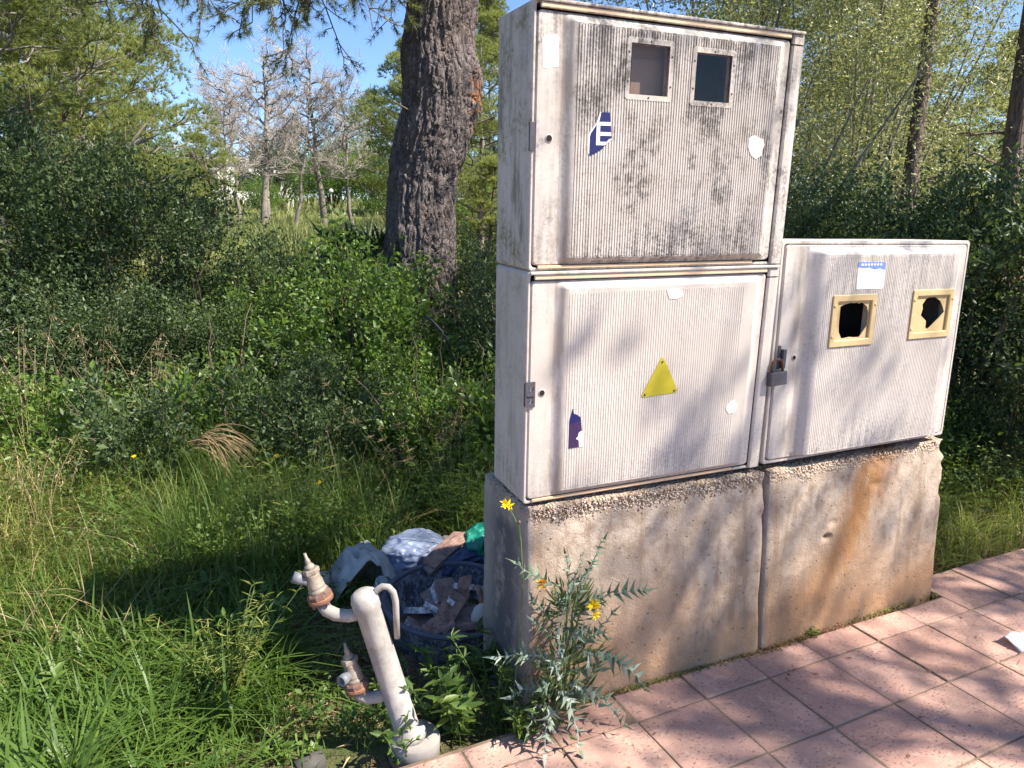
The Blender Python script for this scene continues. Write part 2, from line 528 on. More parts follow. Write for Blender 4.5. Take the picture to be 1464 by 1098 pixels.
def plinth(label, w, d, h, loc, rz, lean, seed, chips, mat):
    """battered concrete block with worn, chipped edges; dense skin on the faces in view"""
    nx, ny, nz = 110, 44, 84
    V = []; Fq = []
    def face(fn, a, b):
        u, v = np.meshgrid(np.linspace(0, 1, a), np.linspace(0, 1, b), indexing='ij')
        P = fn(u.ravel(), v.ravel())
        base = sum(len(q) for q in V)
        V.append(P)
        ii = np.arange(a * b).reshape(a, b) + base
        Fq.append(np.stack([ii[:-1, :-1], ii[1:, :-1], ii[1:, 1:], ii[:-1, 1:]], -1).reshape(-1, 4))
    o = np.ones
    face(lambda u, v: np.stack([u * w, 0 * u, v * h], -1), nx, nz)
    face(lambda u, v: np.stack([0 * u, (1 - u) * d, v * h], -1), ny, nz)
    face(lambda u, v: np.stack([0 * u + w, u * d, v * h], -1), ny, nz)
    face(lambda u, v: np.stack([u * w, v * d, 0 * u + h], -1), nx, ny)
    face(lambda u, v: np.stack([(1 - u) * w, 0 * u + d, v * h], -1), nx, nz)
    P = np.concatenate(V); Q = np.concatenate(Fq)
    c = np.array([w / 2, d / 2, h / 2]); half = c.copy()
    # round the edges: pull towards an inner box
    rr = 0.012 + 0.016 * fbm(P * 9, 3, seed)
    inner = np.clip(P, rr[:, None], np.array([w, d, h + 9]) - rr[:, None])
    inner[:, 2] = np.clip(P[:, 2], -9, h - rr)
    dv = P - inner
    L = np.linalg.norm(dv, axis=1, keepdims=True)
    # at faces only one component differs -> unchanged; at edges it becomes round
    P2 = inner + dv / np.maximum(L, 1e-9) * np.minimum(L, rr[:, None])
    nrm = dv / np.maximum(L, 1e-9)
    disp = (fbm(P * 5, 4, seed + 3) - .5) * 0.010 + (fbm(P * 34, 3, seed + 7) - .5) * 0.0035
    top = sstep(h - .10, h - .01, P[:, 2] + (fbm(P * 6, 3, seed + 1) - .5) * .12)
    disp = disp - top * (0.002 + 0.010 * fbm(P * 55, 2, seed + 9))
    for cx, cy, cz, r, dep in chips:
        q = np.linalg.norm((P - (cx, cy, cz)) / np.array(r), axis=1)
        disp = disp - dep * sstep(1, .25, q + .6 * (fbm(P * 30, 3, seed + 4) - .5))
    P2 = P2 + nrm * disp[:, None]
    # batter: the front leans back a little
    P2[:, 1] += 0.0566 * P2[:, 2] * (1 - P2[:, 1] / d)
    P2[:, 0] += lean * P2[:, 2]
    P2[:, 2] -= 0.0
    low = P2[:, 2] < 1e-4
    P2[low, 2] = -0.16
    me = np_mesh('concrete_plinth', P2, Q, smooth=True)
    ob = link('concrete_plinth', me, None, mat)
    ob.location = loc; ob.rotation_euler = (0, 0, rz)
    return tag(ob, label, 'plinth', 'concrete plinths under the cabinets')

PL = plinth('wide concrete plinth with dark stained end, standing under the two stacked meter cabinets', 1.0192, .449, .7475, (0, 0, 0), 0, -.0026, 11,
            [(.98, 0, .66, (.07, .1, .09), .012), (1.0, 0, .56, (.03, .1, .05), .01)], M_CONC)
PR = plinth('rust streaked concrete plinth standing under the low right-hand cabinet', 1.080, .449, .7475, (1.0302, 0.0, 0), .055, .0054, 23,
            [(.345, 0, .41, (.035, .05, .018), .02), (.38, 0, .47, (.05, .05, .02), .007), (1.08, .02, .50, (.035, .2, .05), .02), (1.08, .02, .63, (.03, .2, .03), .02), (1.07, .0, .70, (.04, .1, .05), .02),
             (.62, 0, .60, (.05, .05, .02), .006)], M_CONC2)

# loose stones of the concrete showing along the worn upper edge
def pebbles(parent, w, h, nn, seed, zlo, zhi, ylo=-.0015):
    rg = np.random.default_rng(seed)
    ico = np.array([(0, 0, 1), (.9, 0, .3), (.28, .85, .3), (-.73, .53, .3), (-.73, -.53, .3), (.28, -.85, .3), (0, 0, -1)])
    fc = np.array([(0, 1, 2), (0, 2, 3), (0, 3, 4), (0, 4, 5), (0, 5, 1), (6, 2, 1), (6, 3, 2), (6, 4, 3), (6, 5, 4), (6, 1, 5)])
    V = []; F = []; T = []
    for k in range(nn):
        z = zhi - abs(rg.normal(0, .5)) * (zhi - zlo)
        x = rg.uniform(.03, w - .03)
        if fbm(np.array([[x * 4, 0, z * 6]]), 2, seed)[0] < .42: continue
        s = rg.uniform(.0022, .0062)
        A = Matrix(Euler(rg.uniform(0, 6, 3)).to_matrix())
        P = (ico * s * rg.uniform(.6, 1.3, 3)) @ np.array(A).T
        V.append(P + (x, 0.0566 * z + ylo + rg.uniform(0.002, .006), z)); F.append(fc + 7 * len(F)); T.append(np.full(7, rg.uniform()))
    o = link('aggregate', np_mesh('aggregate', np.concatenate(V), np.concatenate(F), np.concatenate(T)), parent, M_PEB)
    o['kind'] = 'stuff'
pebbles(PL, 1.0, .747, 1300, 3, .685, .737)
pebbles(PR, 1.06, .747, 220, 5, .715, .737)
# ------------------------------------------------------------------ meter cabinets
def grp_material(name, grime, top_grime, warm, floor=False, green=0.0, blotch=0.0):
    """weathered glass-fibre plastic: pale, chalky, with black algae grime"""
    n = NT(name)
    X, Y, Z = n.xyz()
    big = n.noise(3.1, 6, .62); mid = n.noise(13, 6, .7); spk = n.noise(95, 4, .75)
    strk = n.noise(1.0, 5, .65, n.map((46, 46, 2.2)))
    base = n.mix(n.rng(big, .35, .7), (0.495, 0.442, 0.40), (0.575, 0.525, 0.49))
    base = n.mix(n.mul(n.rng(mid, .45, .75), .35), base, (0.48, 0.395, 0.31) if warm else (0.49, 0.435, 0.41))
    # grime: patches broken up into specks and vertical runs
    g = n.mul(n.rng(n.math('ADD', n.mul(big, .6), n.mul(mid, .4)), .42, .62), n.rng(n.math('ADD', n.mul(spk, .5), n.mul(strk, .5)), .40, .62))
    topg = n.mul(n.rng(n.math('ADD', Z, n.mul(n.math('SUBTRACT', mid, .5), .5)), .33, .70), n.rng(n.math('ADD', n.mul(strk, .7), n.mul(spk, .3)), .40, .58))
    f = n.addc(n.mul(g, grime), n.mul(topg, top_grime))
    lowg = n.mul(n.rng(n.math('ADD', Z, n.mul(n.math('SUBTRACT', mid, .5), .3)), .03, .22, 1, 0), n.rng(n.math('ADD', n.mul(strk, .5), n.mul(spk, .5)), .44, .60))
    f = n.addc(f, n.mul(lowg, grime * .8))
    if blotch:
        bl = n.mul(n.rng(n.noise(5.5, 6, .72, n.map((1, 1, .8), (2, 3, 5))), .50, .64), n.rng(n.noise(42, 4, .8), .36, .60))
        f = n.addc(f, n.mul(bl, blotch))
    if floor:
        f = n.addc(n.mul(f, 1.4), .02 + .18 * grime)
    col = n.mix(f, base, (0.115, 0.100, 0.090))
    # brown dust run where the door steps up to its raised panel
    run = n.mul(n.band(X, .085, .135, .018), n.rng(n.noise(1.0, 5, .6, n.map((25, 25, 5))), .38, .62))
    col = n.mix(n.mul(run, .55), col, (0.22, 0.165, 0.12))
    if green:
        gm = n.mul(n.rng(n.noise(8, 5, .7), .46, .66), n.rng(n.noise(60, 3), .35, .6))
        col = n.mix(n.mul(gm, green), col, (0.16, 0.15, 0.055))
        vs = n.rng(n.noise(1.0, 5, .7, n.map((20, 14, 3))), .50, .68)
        col = n.mix(n.mul(vs, green * .9), col, (0.12, 0.11, 0.085))
    n.bsdf(col, n.rng(mid, .2, .8, .55, .8), n.bump(n.math('ADD', n.mul(spk, .5), mid), .12, .003), spec=.35)
    return n.mat
M_GU = grp_material('grimy_plastic', .50, .46, True, blotch=.75)
M_GUF = grp_material('grimy_plastic_grooves', .55, .68, True, floor=True, blotch=.9)
M_GUB = grp_material('mossy_plastic_side', .40, .35, True, green=.8)
M_GL = grp_material('pale_plastic', .30, .05, False)
M_GLF = grp_material('pale_plastic_grooves', .22, .0, False, floor=True)
M_GLB = grp_material('pale_plastic_side', .30, .10, False, green=.35)
M_GR = grp_material('dusty_plastic', .34, .14, False, blotch=.25)
M_GRF = grp_material('dusty_plastic_grooves', .25, .2, False, floor=True)
M_CREAM = plain('bounce_lit_cream_plastic', (0.72, 0.50, 0.31), .5, var=.12, scale=14)  # unweathered cream plastic, its colour brightened for warm bounced light
M_YEL = plain('yellowed_clear_plastic', (0.50, 0.37, 0.19), .5, var=.22, scale=22)
M_DARK = plain('dark_interior', (0.020, 0.019, 0.021), .8)
M_BROWNIN = plain('brown_meter_board', (0.40, 0.31, 0.26), .6, var=.1)
M_METAL = plain('dull_dark_metal', (0.085, 0.08, 0.095), .6, .25, var=.35, scale=60, bump=.2)
M_RUST = plain('rusty_steel', (0.12, 0.06, 0.04), .8, .2, var=.5, scale=90, bump=.4)
M_WHITEP = plain('white_paper', (0.80, 0.78, 0.77), .7, var=.06, scale=40)
M_CLEANP = plain('clean_pale_plastic', (0.60, 0.54, 0.51), .6, var=.06, scale=40)
M_NAVY = plain('navy_vinyl', (0.012, 0.014, 0.095), .4, var=.25, scale=50)
M_PURP = plain('faded_purple_vinyl', (0.040, 0.020, 0.075), .45, var=.25, scale=50)
M_BLUEF = plain('faded_blue_print', (0.12, 0.20, 0.50), .6, var=.25, scale=120)
M_TRI = plain('yellow_warning_plate', (0.40, 0.34, 0.02), .55, var=.22, scale=26)
M_HOLE = plain('hole_black', (0.015, 0.012, 0.010), .9)  # black colour standing for the dark inside holes
n = NT('dusty_glass')
p_ = n.bsdf((0.9, 0.9, 0.9), .08, spec=.5, trans=1.0)
gl = n.t.nodes.new('ShaderNodeBsdfGlossy'); gl.inputs['Roughness'].default_value = .12
trn = n.t.nodes.new('ShaderNodeBsdfTransparent'); trn.inputs[0].default_value = (.86, .82, .80, 1)
ms = n.t.nodes.new('ShaderNodeMixShader'); ms.inputs[0].default_value = .018
n.t.links.new(trn.outputs[0], ms.inputs[1]); n.t.links.new(gl.outputs[0], ms.inputs[2]); n.t.links.new(ms.outputs[0], n.out.inputs[0])
M_GLASS = n.mat

def cab_body(root, W, H, D, rim, mats, t=.007):
    mb = MB()
    mb.loops([rrect(t, W - t, t, H - t, .003, D - t), rrect(rim, W - rim, rim, H - rim, .012, .014), rrect(rim, W - rim, rim, H - rim, .012, .002),
              rrect(rim - .002, W - rim + .002, rim - .002, H - rim + .002, .013, 0),
              rrect(.003, W - .003, .003, H - .003, .011, 0), rrect(0, W, 0, H, .014, .004), rrect(0, W, 0, H, .014, D - .01), rrect(.01, W - .01, .01, H - .01, .012, D)],
             True, True, True, 0, False)
    return mb.build('body', mats, root)

def cab_door(root, x0, x1, z0, z1, yd, ox0, ox1, oz0, oz1, inset, raise_, holes, mats, yb=.012):
    """door slab with a raised inner panel; holes are window openings in the panel"""
    mb = MB()
    L = [rrect(x0, x1, z0, z1, .016, yb), rrect(x0, x1, z0, z1, .016, yd + .004), rrect(x0 + .004, x1 - .004, z0 + .004, z1 - .004, .014, yd)]
    mb.loops(L, True, False, False, 0, True)
    mb.loops([L[-1], rrect(ox0, ox1, oz0, oz1, .022, yd)], True, False, False, 0, False)
    K = 6
    Ls = []
    for k in range(K + 1):
        t = k / K; s = t * t * (3 - 2 * t)
        il, ir, ib, it_ = inset
        r = .022 * (1 - t) + .0005
        Ls.append(rrect(ox0 + il * t, ox1 - ir * t, oz0 + ib * t, oz1 - it_ * t, r, yd - raise_ * s))
    mb.loops(Ls, True, False, False, 0, True)
    ix0, ix1, iz0, iz1 = ox0 + inset[0], ox1 - inset[1], oz0 + inset[2], oz1 - inset[3]
    xs = sorted(set([ix0, ix1] + [v for h in holes for v in h[:2]])); zs = sorted(set([iz0, iz1] + [v for h in holes for v in h[2:]]))
    yp = yd - raise_
    for a in range(len(xs) - 1):
        for b in range(len(zs) - 1):
            mx_, mz_ = (xs[a] + xs[a + 1]) / 2, (zs[b] + zs[b + 1]) / 2
            if any(h[0] < mx_ < h[1] and h[2] < mz_ < h[3] for h in holes): continue
            mb.add([(xs[a], yp, zs[b]), (xs[a + 1], yp, zs[b]), (xs[a + 1], yp, zs[b + 1]), (xs[a], yp, zs[b + 1])], [(0, 1, 2, 3)], 1)
    for h in holes:
        q = [(h[0], h[2]), (h[1], h[2]), (h[1], h[3]), (h[0], h[3])]
        mb.loops([[(x, yp, z) for x, z in q], [(x, yp + raise_ + .006, z) for x, z in q]], True, False, False, 0, False)
    door = mb.build('door', mats, root, fix=False)
    return door, (ix0, ix1, iz0, iz1, yp)

def cab_ribs(door, x0, x1, z0, z1, y, excl, mat, pitch=.0095, h=.0026, seed=0):
    mb = MB()
    rg = random.Random(seed)
    x = x0
    while x < x1:
        segs = [(z0 + rg.uniform(-.002, .002), z1 + rg.uniform(-.002, .002))]
        for (a, b, c, d) in excl:
            if a - .002 < x < b + .002:
                ns = []
                for s, e in segs:
                    if e <= c or s >= d: ns.append((s, e)); continue
                    if s < c: ns.append((s, c))
                    if e > d: ns.append((d, e))
                segs = ns
        for s, e in segs:
            w, t = .0034, .0017
            m = (s + e) / 2
            pr = [(-w, 0.0004), (-t, -h), (t, -h), (w, 0.0004)]
            mb.loops([[(x + a, y + b, s) for a, b in pr], [(x + a, y + b, e) for a, b in pr]], True, True, True, 0, False)
        x += pitch
    o = mb.build('ribs', mat, door)
    o['kind'] = 'stuff'
    return o

def sticker(door, name, layers, y, label=None):
    """layers: list of (polygon, material); each 0.6 mm prouder than the last"""
    mats = []
    mb = MB()
    for k, (poly, m) in enumerate(layers):
        if m not in mats: mats.append(m)
        mb.prism(poly, y - .0007 * (k + 1), y + .001, mats.index(m))
    o = mb.build(name, mats, door)
    if label: o['label'] = label
    return o

def keyhole(door, x, z, y, r=.010, mat=None):
    mb = MB()
    mb.lathe((x, y + .001, z), (0, -1, 0), [(0, r + .004), (.0022, r + .003), (.0026, r)], 20, 0)
    mb.lathe((x, y + .001, z), (0, -1, 0), [(0, r - .0006), (.0031, r - .0006)], 20, 1)  # raised black disc painted for the hole's darkness, no recess behind
    return mb.build('keyhole', [mat, M_HOLE], door)

def latch_plate(root, x0, x1, z0, z1, y, mat, label=None):
    mb = MB()
    zm = (z0 + z1) / 2
    cx = x0 + (x1 - x0) * .55
    def circ(cz, r): return [(cx + r * math.cos(a * math.pi / 7), cz + r * math.sin(a * math.pi / 7)) for a in range(14)]
    ring_plate(mb, x0, x1, zm, z1, circ((zm + z1) / 2, .009), y - .005, y)
    ring_plate(mb, x0, x1, z0, zm, circ((zm + z0) / 2, .009), y - .005, y)
    mb.box((x0 - .004, y - .009, z0 + .004), (x0, y + .004, z1 - .004))
    mb.box((x0 + .002, y - .0085, zm - .004), (x1 - .002, y - .0052, zm + .004))
    o = mb.build('latch', mat, root)
    if label: o['label'] = label
    return o

LROT = (0.0377, -0.0124, 0)
LM = Euler(LROT).to_matrix()
L0 = Vector((-.0053, .0629, .7502))
W_, D_ = .9934, .266

def stacked(name, label, loc, H, mats, win, grime_seed):
    root = empty(name, loc, LROT)
    tag(root, label, 'meter cabinet', 'grey plastic meter cabinets')
    mb_body, m_door, m_floor = mats
    cab_body(root, W_, H, D_, .010, [mb_body])
    # overhanging lip along the top, hinge column on the right
    mb = MB()
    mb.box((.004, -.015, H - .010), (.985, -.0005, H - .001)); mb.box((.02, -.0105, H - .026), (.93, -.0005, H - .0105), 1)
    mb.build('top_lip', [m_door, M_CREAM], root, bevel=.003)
    mb = MB()
    pr = [(.938, .0), (.9385, -.005), (.945, -.009), (.972, -.009), (.987, -.006), (.9925, -.0006)]
    for za, zb in ((.004, H - .046), (H - .041, H - .0125)):
        mb.loops([[(a, b, za) for a, b in pr], [(a, b, zb) for a, b in pr]], True, True, True, 0, False)
    mb.build('hinge_column', m_door, root)
    door, (a, b, c, d, y) = cab_door(root, .0115, .9345, .017, H - .030, -.003, .092, .912, .022, H - .034, (.040, .036, .018, .022), .019, win, [m_door, m_floor])
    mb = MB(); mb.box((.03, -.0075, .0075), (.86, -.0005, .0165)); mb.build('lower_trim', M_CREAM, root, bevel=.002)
    return root, door, (a, b, c, d, y)

# --- upper cabinet
UL = L0 + LM @ Vector((0, 0, .7722))
w1 = (.311, .449, .525, .668); w2 = (.548, .685, .521, .661)
upper, udoor, (a, b, c, d, y) = stacked('meter_cabinet', 'grimy ribbed meter cabinet with two square windows, on top of the stack', UL, .7621, (M_GUB, M_GU, M_GUF), [w1, w2], 1)
ex = []
for w in (w1, w2):
    ex.append((w[0] - .017, w[1] + .017, w[2] - .015, w[3] + .015))
cab_ribs(udoor, a + .006, b - .004, c + .004, d - .004, y, ex, M_GU, seed=1, h=.0019)
for k, w in enumerate((w1, w2)):
    mb = MB()
    o4 = lambda g, r, yy: rrect(w[0] - g, w[1] + g, w[2] - g, w[3] + g, r, yy)
    mb.loops([o4(.0155, .010, y + .0005), o4(.0155, .010, y - .0016), o4(.0148, .009, y - .0022), o4(.001, .002, y - .0022), o4(0, .0015, y - .0022), o4(0, .0015, y + .008)], True, False, False, 0, False)
    fr = mb.build('window', M_GU, upper)
    mb = MB(); mb.box((w[0] + .0005, y + .005, w[2] + .0005), (w[1] - .0005, y + .0075, w[3] - .0005))
    mb.build('pane', M_GLASS, fr)
    for sx, sz in ((-.008, .25), (-.008, .82), (.5, 1.05), (1.06, .8), (1.06, .2), (.5, -.05)):
        mb = MB()
        px = w[0] + (w[1] - w[0]) * sx - (.005 if sx < 0 else 0); pz = w[2] + (w[3] - w[2]) * sz
        mb.lathe((px, y - .0021, pz), (0, -1, 0), [(0, .0032), (.0012, .003), (.0018, .0018)], 8)
        mb.build('screw', M_METAL, fr)
    # what shows behind the glass
    mb = MB()
    if k == 0:
        mb.box((w[0] - .05, .035, w[2] - .06), (w[1] + .05, .045, w[3] + .05))
        mb.box((w[0] + .035, .028, w[2] - .02), (w[1] + .04, .0347, w[2] + .11))
        mb.box((w[0] + .02, .026, w[2] + .078), (w[0] + .028, .0277, w[2] + .088), 1)
        mb.build('meter_board', [M_BROWNIN, M_HOLE], upper)
    else:
        mb.box((w[0] - .05, .10, w[2] - .06), (w[1] + .05, .11, w[3] + .05))
        mb.box((w[0] + .03, .07, w[2] + .01), (w[1] - .03, .0995, w[2] + .09))
        mb.build('meter_board', [M_DARK], upper)
E_BLUE = [(0.22, 0.4676), (0.2495, 0.4683), (0.2521, 0.4423), (0.2554, 0.4097), (0.257, 0.397), (0.234, 0.3722), (0.2257, 0.3628), (0.1872, 0.3427), (0.1826, 0.3466), (0.1824, 0.3956), (0.1851, 0.4066), (0.2023, 0.4308), (0.2126, 0.443)]
E_V = [(0.204, 0.4398), (0.2153, 0.4404), (0.2167, 0.3743), (0.2042, 0.3738)]
E_T = [(0.2152, 0.4402), (0.2513, 0.4413), (0.2519, 0.431), (0.2154, 0.4304)]
E_M = [(0.2160, 0.4118), (0.2543, 0.4124), (0.2558, 0.4021), (0.2160, 0.4015)]
E_B = [(0.2166, 0.3841), (0.24, 0.3844), (0.2484, 0.3921), (0.2571, 0.3952), (0.2569, 0.3915), (0.2343, 0.3745), (0.2167, 0.3743)]
E_TEAR = [(0.2177, 0.4683), (0.2126, 0.443), (0.2023, 0.4308), (0.1851, 0.4066), (0.1824, 0.3956), (0.1826, 0.3466), (0.1792, 0.3501), (0.1774, 0.399), (0.1817, 0.41), (0.1971, 0.4269), (0.207, 0.4454), (0.2145, 0.4682)]
ys = y - .0020
mb = MB()
mb.prism(E_BLUE, ys - .0008, ys + .001, 0)
for p in (E_V, E_T, E_M, E_B): mb.prism(p, ys - .0014, ys - .0004, 1)
mb.prism(E_TEAR, ys - .0004, ys + .001, 1)
o = mb.build('sticker', [M_NAVY, M_WHITEP], udoor); o['label'] = 'torn navy sticker with a white letter E'
o = sticker(udoor, 'sticker', [([(0.0336, 0.6642), (0.0738, 0.6712), (0.0798, 0.6617), (0.081, 0.586), (0.0322, 0.5782), (0.0282, 0.657)], M_WHITEP)], -.003, 'blank white label')
o = sticker(udoor, 'patch', [([(0.7786, 0.4166), (0.79, .425), (0.8038, 0.428), (.822, .421), (0.8407, 0.4168), (0.8474, 0.3993), (0.840, .383), (0.8409, 0.3665), (0.8166, 0.3535), (0.7936, 0.3649), (0.78, 0.3886)], M_CLEANP)], ys, 'clean round patch')
keyhole(udoor, .057, .388, -.003, .010, M_GU)
mb = MB(); mb.box((-.006, -.006, .350), (.010, .003, .432)); mb.build('latch', M_METAL, upper, bevel=.0015)

# --- lower cabinet
lower, ldoor, (a, b, c, d, y) = stacked('meter_cabinet', 'pale ribbed cabinet with a yellow warning triangle, below the windowed cabinet', L0, .7717, (M_GLB, M_GL, M_GLF), [], 2)
cab_ribs(ldoor, a + .006, b - .045, c + .006, d - .014, y, [], M_GL, seed=2, h=.0010)
ys = y - .0011
def round_poly(cx, cz, r, seed, k=16, j=.15):
    rg = random.Random(seed)
    return [(cx + r * (1 + rg.uniform(-j, j)) * math.cos(2 * math.pi * i / k), cz + r * (1 + rg.uniform(-j, j)) * math.sin(2 * math.pi * i / k)) for i in range(k)]
mb = MB()
mb.prism([(0.4961, 0.472), (0.5063, 0.467), (0.5705, 0.3482), (0.567, 0.3416), (0.4304, 0.3364), (0.4241, 0.3421)], ys - .0012, ys + .001)
for px, pz in ((.500, .456), (.4375, .3455), (.5575, .3495)):
    mb.lathe((px, ys - .001, pz), (0, -1, 0), [(0, .004), (.0022, .0036), (.003, .002)], 10, 1)
o = mb.build('warning_triangle', [M_TRI, M_METAL], ldoor); o['label'] = 'yellow warning triangle held by three rivets'
PURPLE = [(0.1616, 0.3233), (0.1666, 0.3058), (0.1769, 0.3019), (0.1913, 0.2918), (0.1943, 0.28), (0.1984, 0.2444), (0.1874, 0.239), (0.1849, 0.2263), (0.1775, 0.2185), (0.1881, 0.2114), (0.1904, 0.1878), (0.1519, 0.1869), (0.1512, 0.279), (0.1568, 0.3069)]
PURW = [(0.1984, 0.2444), (0.2037, 0.224), (0.2072, 0.2032), (0.2071, 0.1857), (0.1904, 0.1878), (0.1881, 0.2114), (0.1775, 0.2185), (0.1849, 0.2263), (0.1874, 0.239)]
PTOP = [(0.1616, 0.3233), (0.1666, 0.3058), (0.1769, 0.3019), (0.1913, 0.2918), (0.1940, 0.281), (0.1516, 0.2722), (0.1513, .279), (0.1568, 0.3069)]
mb = MB()
mb.prism(PURPLE, ys - .0009, ys + .001, 0); mb.prism(PURW, ys - .0006, ys + .001, 1); mb.prism(PTOP, ys - .0013, ys - .0005, 2)
o = mb.build('sticker', [M_PURP, M_WHITEP, M_NAVY], ldoor); o['label'] = 'torn remnant of a purple sticker'
sticker(ldoor, 'patch', [(round_poly(.818, .263, .026, 4), M_CLEANP)], ys, 'pale round patch')
sticker(ldoor, 'patch', [([(0.4976, 0.7003), (0.5312, 0.704), (.5612, .697), (0.5638, 0.6755), (.54, .668), (0.51, 0.6707)], M_CLEANP)], ys, 'pale patch near the top')
keyhole(ldoor, .057, .382, -.003, .010, M_GL)
latch_plate(lower, -.001, .031, .338, .422, -.0035, M_METAL, 'bent metal hasp plate')

# --- right cabinet
RW, RH = 1.0635, .853
RL = Vector((1.0068, .0629, .7502 + .0150))
right = empty('meter_cabinet', RL, (0, 0, .0332))
tag(right, 'low cabinet with two yellowed broken windows and a padlock, on the right plinth', 'meter cabinet', 'grey plastic meter cabinets')
cab_body(right, RW, RH, D_, .014, [M_GR])
v1 = (.246, .462, .463, .640); v2 = (.692, .922, .470, .648)
rdoor, (a, b, c, d, y) = cab_door(right, .020, 1.043, .016, .836, -.004, .125, .995, .018, .826, (.066, .055, .012, .024), .040, [v1, v2], [M_GR, M_GRF])
cab_ribs(rdoor, a + .008, b - .03, c + .008, d - .008, y, [(q[0] - .012, q[1] + .012, q[2] - .012, q[3] + .012) for q in (v1, v2)], M_GR, seed=3, h=.0011)
HOLE1 = [(0.338, 0.6223), (0.3552, 0.6171), (0.3712, 0.6193), (0.3828, 0.6151), (0.4016, 0.6183), (0.4293, 0.6018), (0.4505, 0.5756), (0.4539, 0.5558), (0.4473, 0.5284), (0.4044, 0.4838), (0.3767, 0.4837), (0.3515, 0.4866), (0.3194, 0.4828), (0.3056, 0.4843), (0.2895, 0.5085), (0.2859, 0.5319), (0.2843, 0.605), (0.2992, 0.6121)]
HOLE2 = [(0.7885, 0.6263), (0.8103, 0.6257), (0.8255, 0.6273), (0.8606, 0.6097), (0.8797, 0.5883), (0.8941, 0.5627), (0.8662, 0.5387), (0.8048, 0.4954), (0.789, 0.5024), (0.7879, 0.5295), (0.7509, 0.5538), (0.7579, 0.5802), (0.7529, 0.5988), (0.7711, 0.6207)]
for w, hole, lb in ((v1, HOLE1, 'yellowed window with a large broken hole'), (v2, HOLE2, 'yellowed window with a ragged broken hole')):
    mb = MB()
    o4 = lambda g, r, yy: rrect(w[0] - g, w[1] + g, w[2] - g, w[3] + g, r, yy)
    mb.loops([o4(.011, .004, y + .0005), o4(.011, .004, y - .005), o4(.009, .003, y - .0065), o4(-.012, .003, y - .0065), o4(-.016, .003, y - .004), o4(-.016, .003, y + .009)], True, False, False, 0, False)
    fr = mb.build('window', M_YEL, right); fr['label'] = lb
    mb = MB()
    ring_plate(mb, w[0] + .017, w[1] - .017, w[2] + .017, w[3] - .017, [(min(max(x, w[0] + .021), w[1] - .021), min(max(z, w[2] + .0195), w[3] - .021)) for x, z in hole], y + .003, y + .006)
    mb.build('broken_pane', M_YEL, fr)
    for px, pz in ((w[0] - .001, w[2] + .03), (w[0] - .001, w[3] - .03), (w[1] + .001, w[3] - .03)):
        mb = MB(); mb.lathe((px, y - .006, pz), (0, -1, 0), [(0, .006), (.002, .0055), (.003, .003)], 10); mb.build('screw', M_YEL, fr)
mb = MB(); mb.box((.03, .16, .03), (1.03, .165, .82)); mb.box((.30, .11, .50), (.40, .1595, .60)); mb.build('meter_board', M_DARK, right)
ys = y - .0013
mb = MB()
mb.prism([(0.3493, 0.7735), (0.4957, 0.7722), (0.4979, 0.737), (0.4992, 0.6763), (0.491, 0.669), (0.3532, 0.6705), (0.3519, 0.7345)], ys - .0007, ys + .001, 0)
mb.prism([(0.3493, 0.7735), (0.4957, 0.7722), (0.4975, 0.7420), (.47, .748), (.44, .744), (.41, .752), (.38, .749), (0.3505, 0.7533)], ys - .0012, ys - .0003, 1)
for k in range(7):
    x = .366 + k * .017
    mb.box((x, ys - .0017, .760), (x + .010, ys - .0011, .7665), 0)
o = mb.build('sticker', [M_WHITEP, M_BLUEF], rdoor); o['label'] = 'white sticker with a faded blue heading'
keyhole(rdoor, .1085, .4153, -.004, .009, M_GR)
mb = MB(); mb.box((.022, -.0095, .377), (.036, -.0045, .466)); mb.box((.0365, -.022, .38), (.052, -.0045, .452))
mb.build('hasp', M_METAL, right, bevel=.002)
mb = MB(); mb.lathe((.993, -.004, .021), (0, -1, 0), [(0, .005), (.002, .005), (.003, .002)], 8); mb.build('screw', M_METAL, rdoor)

# --- padlock hanging from the hasp
rm = Euler((0, 0, .0332)).to_matrix()
pad = empty('padlock', RL + rm @ Vector((.006, -.030, .322)), (0, R(-3), .0332))
tag(pad, 'old dark padlock with a rusty shackle, hanging on the right-hand cabinet', 'padlock')
mb = MB(); mb.box((-.040, -.013, 0), (.040, .013, .052)); mb.build('body', M_METAL, pad, bevel=.005)
mb = MB()
path = [(-.026, 0, .05), (-.027, 0, .072), (-.022, 0, .088), (-.010, 0, .097), (.006, 0, .098), (.020, 0, .089), (.026, 0, .072), (.026, 0, .05)]
mb.tube(path, .0058, 10); mb.build('shackle', M_RUST, pad)
# ------------------------------------------------------------------ vegetation: generators
LEAF_V = np.array([(0, 0, 0), (.5, .42, .10), (0, 1, -.05), (-.5, .42, .10)], float)
LEAF_F = np.array([(0, 1, 2), (0, 2, 3)])
LONG_V = np.array([(0, 0, 0), (.5, .35, .08), (.32, .72, .02), (0, 1, -.10), (-.32, .72, .02), (-.5, .35, .08), (0, .5, -.03)], float)
LONG_F = np.array([(0, 1, 6), (1, 2, 6), (2, 3, 6), (3, 4, 6), (4, 5, 6), (5, 0, 6)])

def unit(a):
    return a / np.maximum(np.linalg.norm(a, axis=-1, keepdims=True), 1e-9)

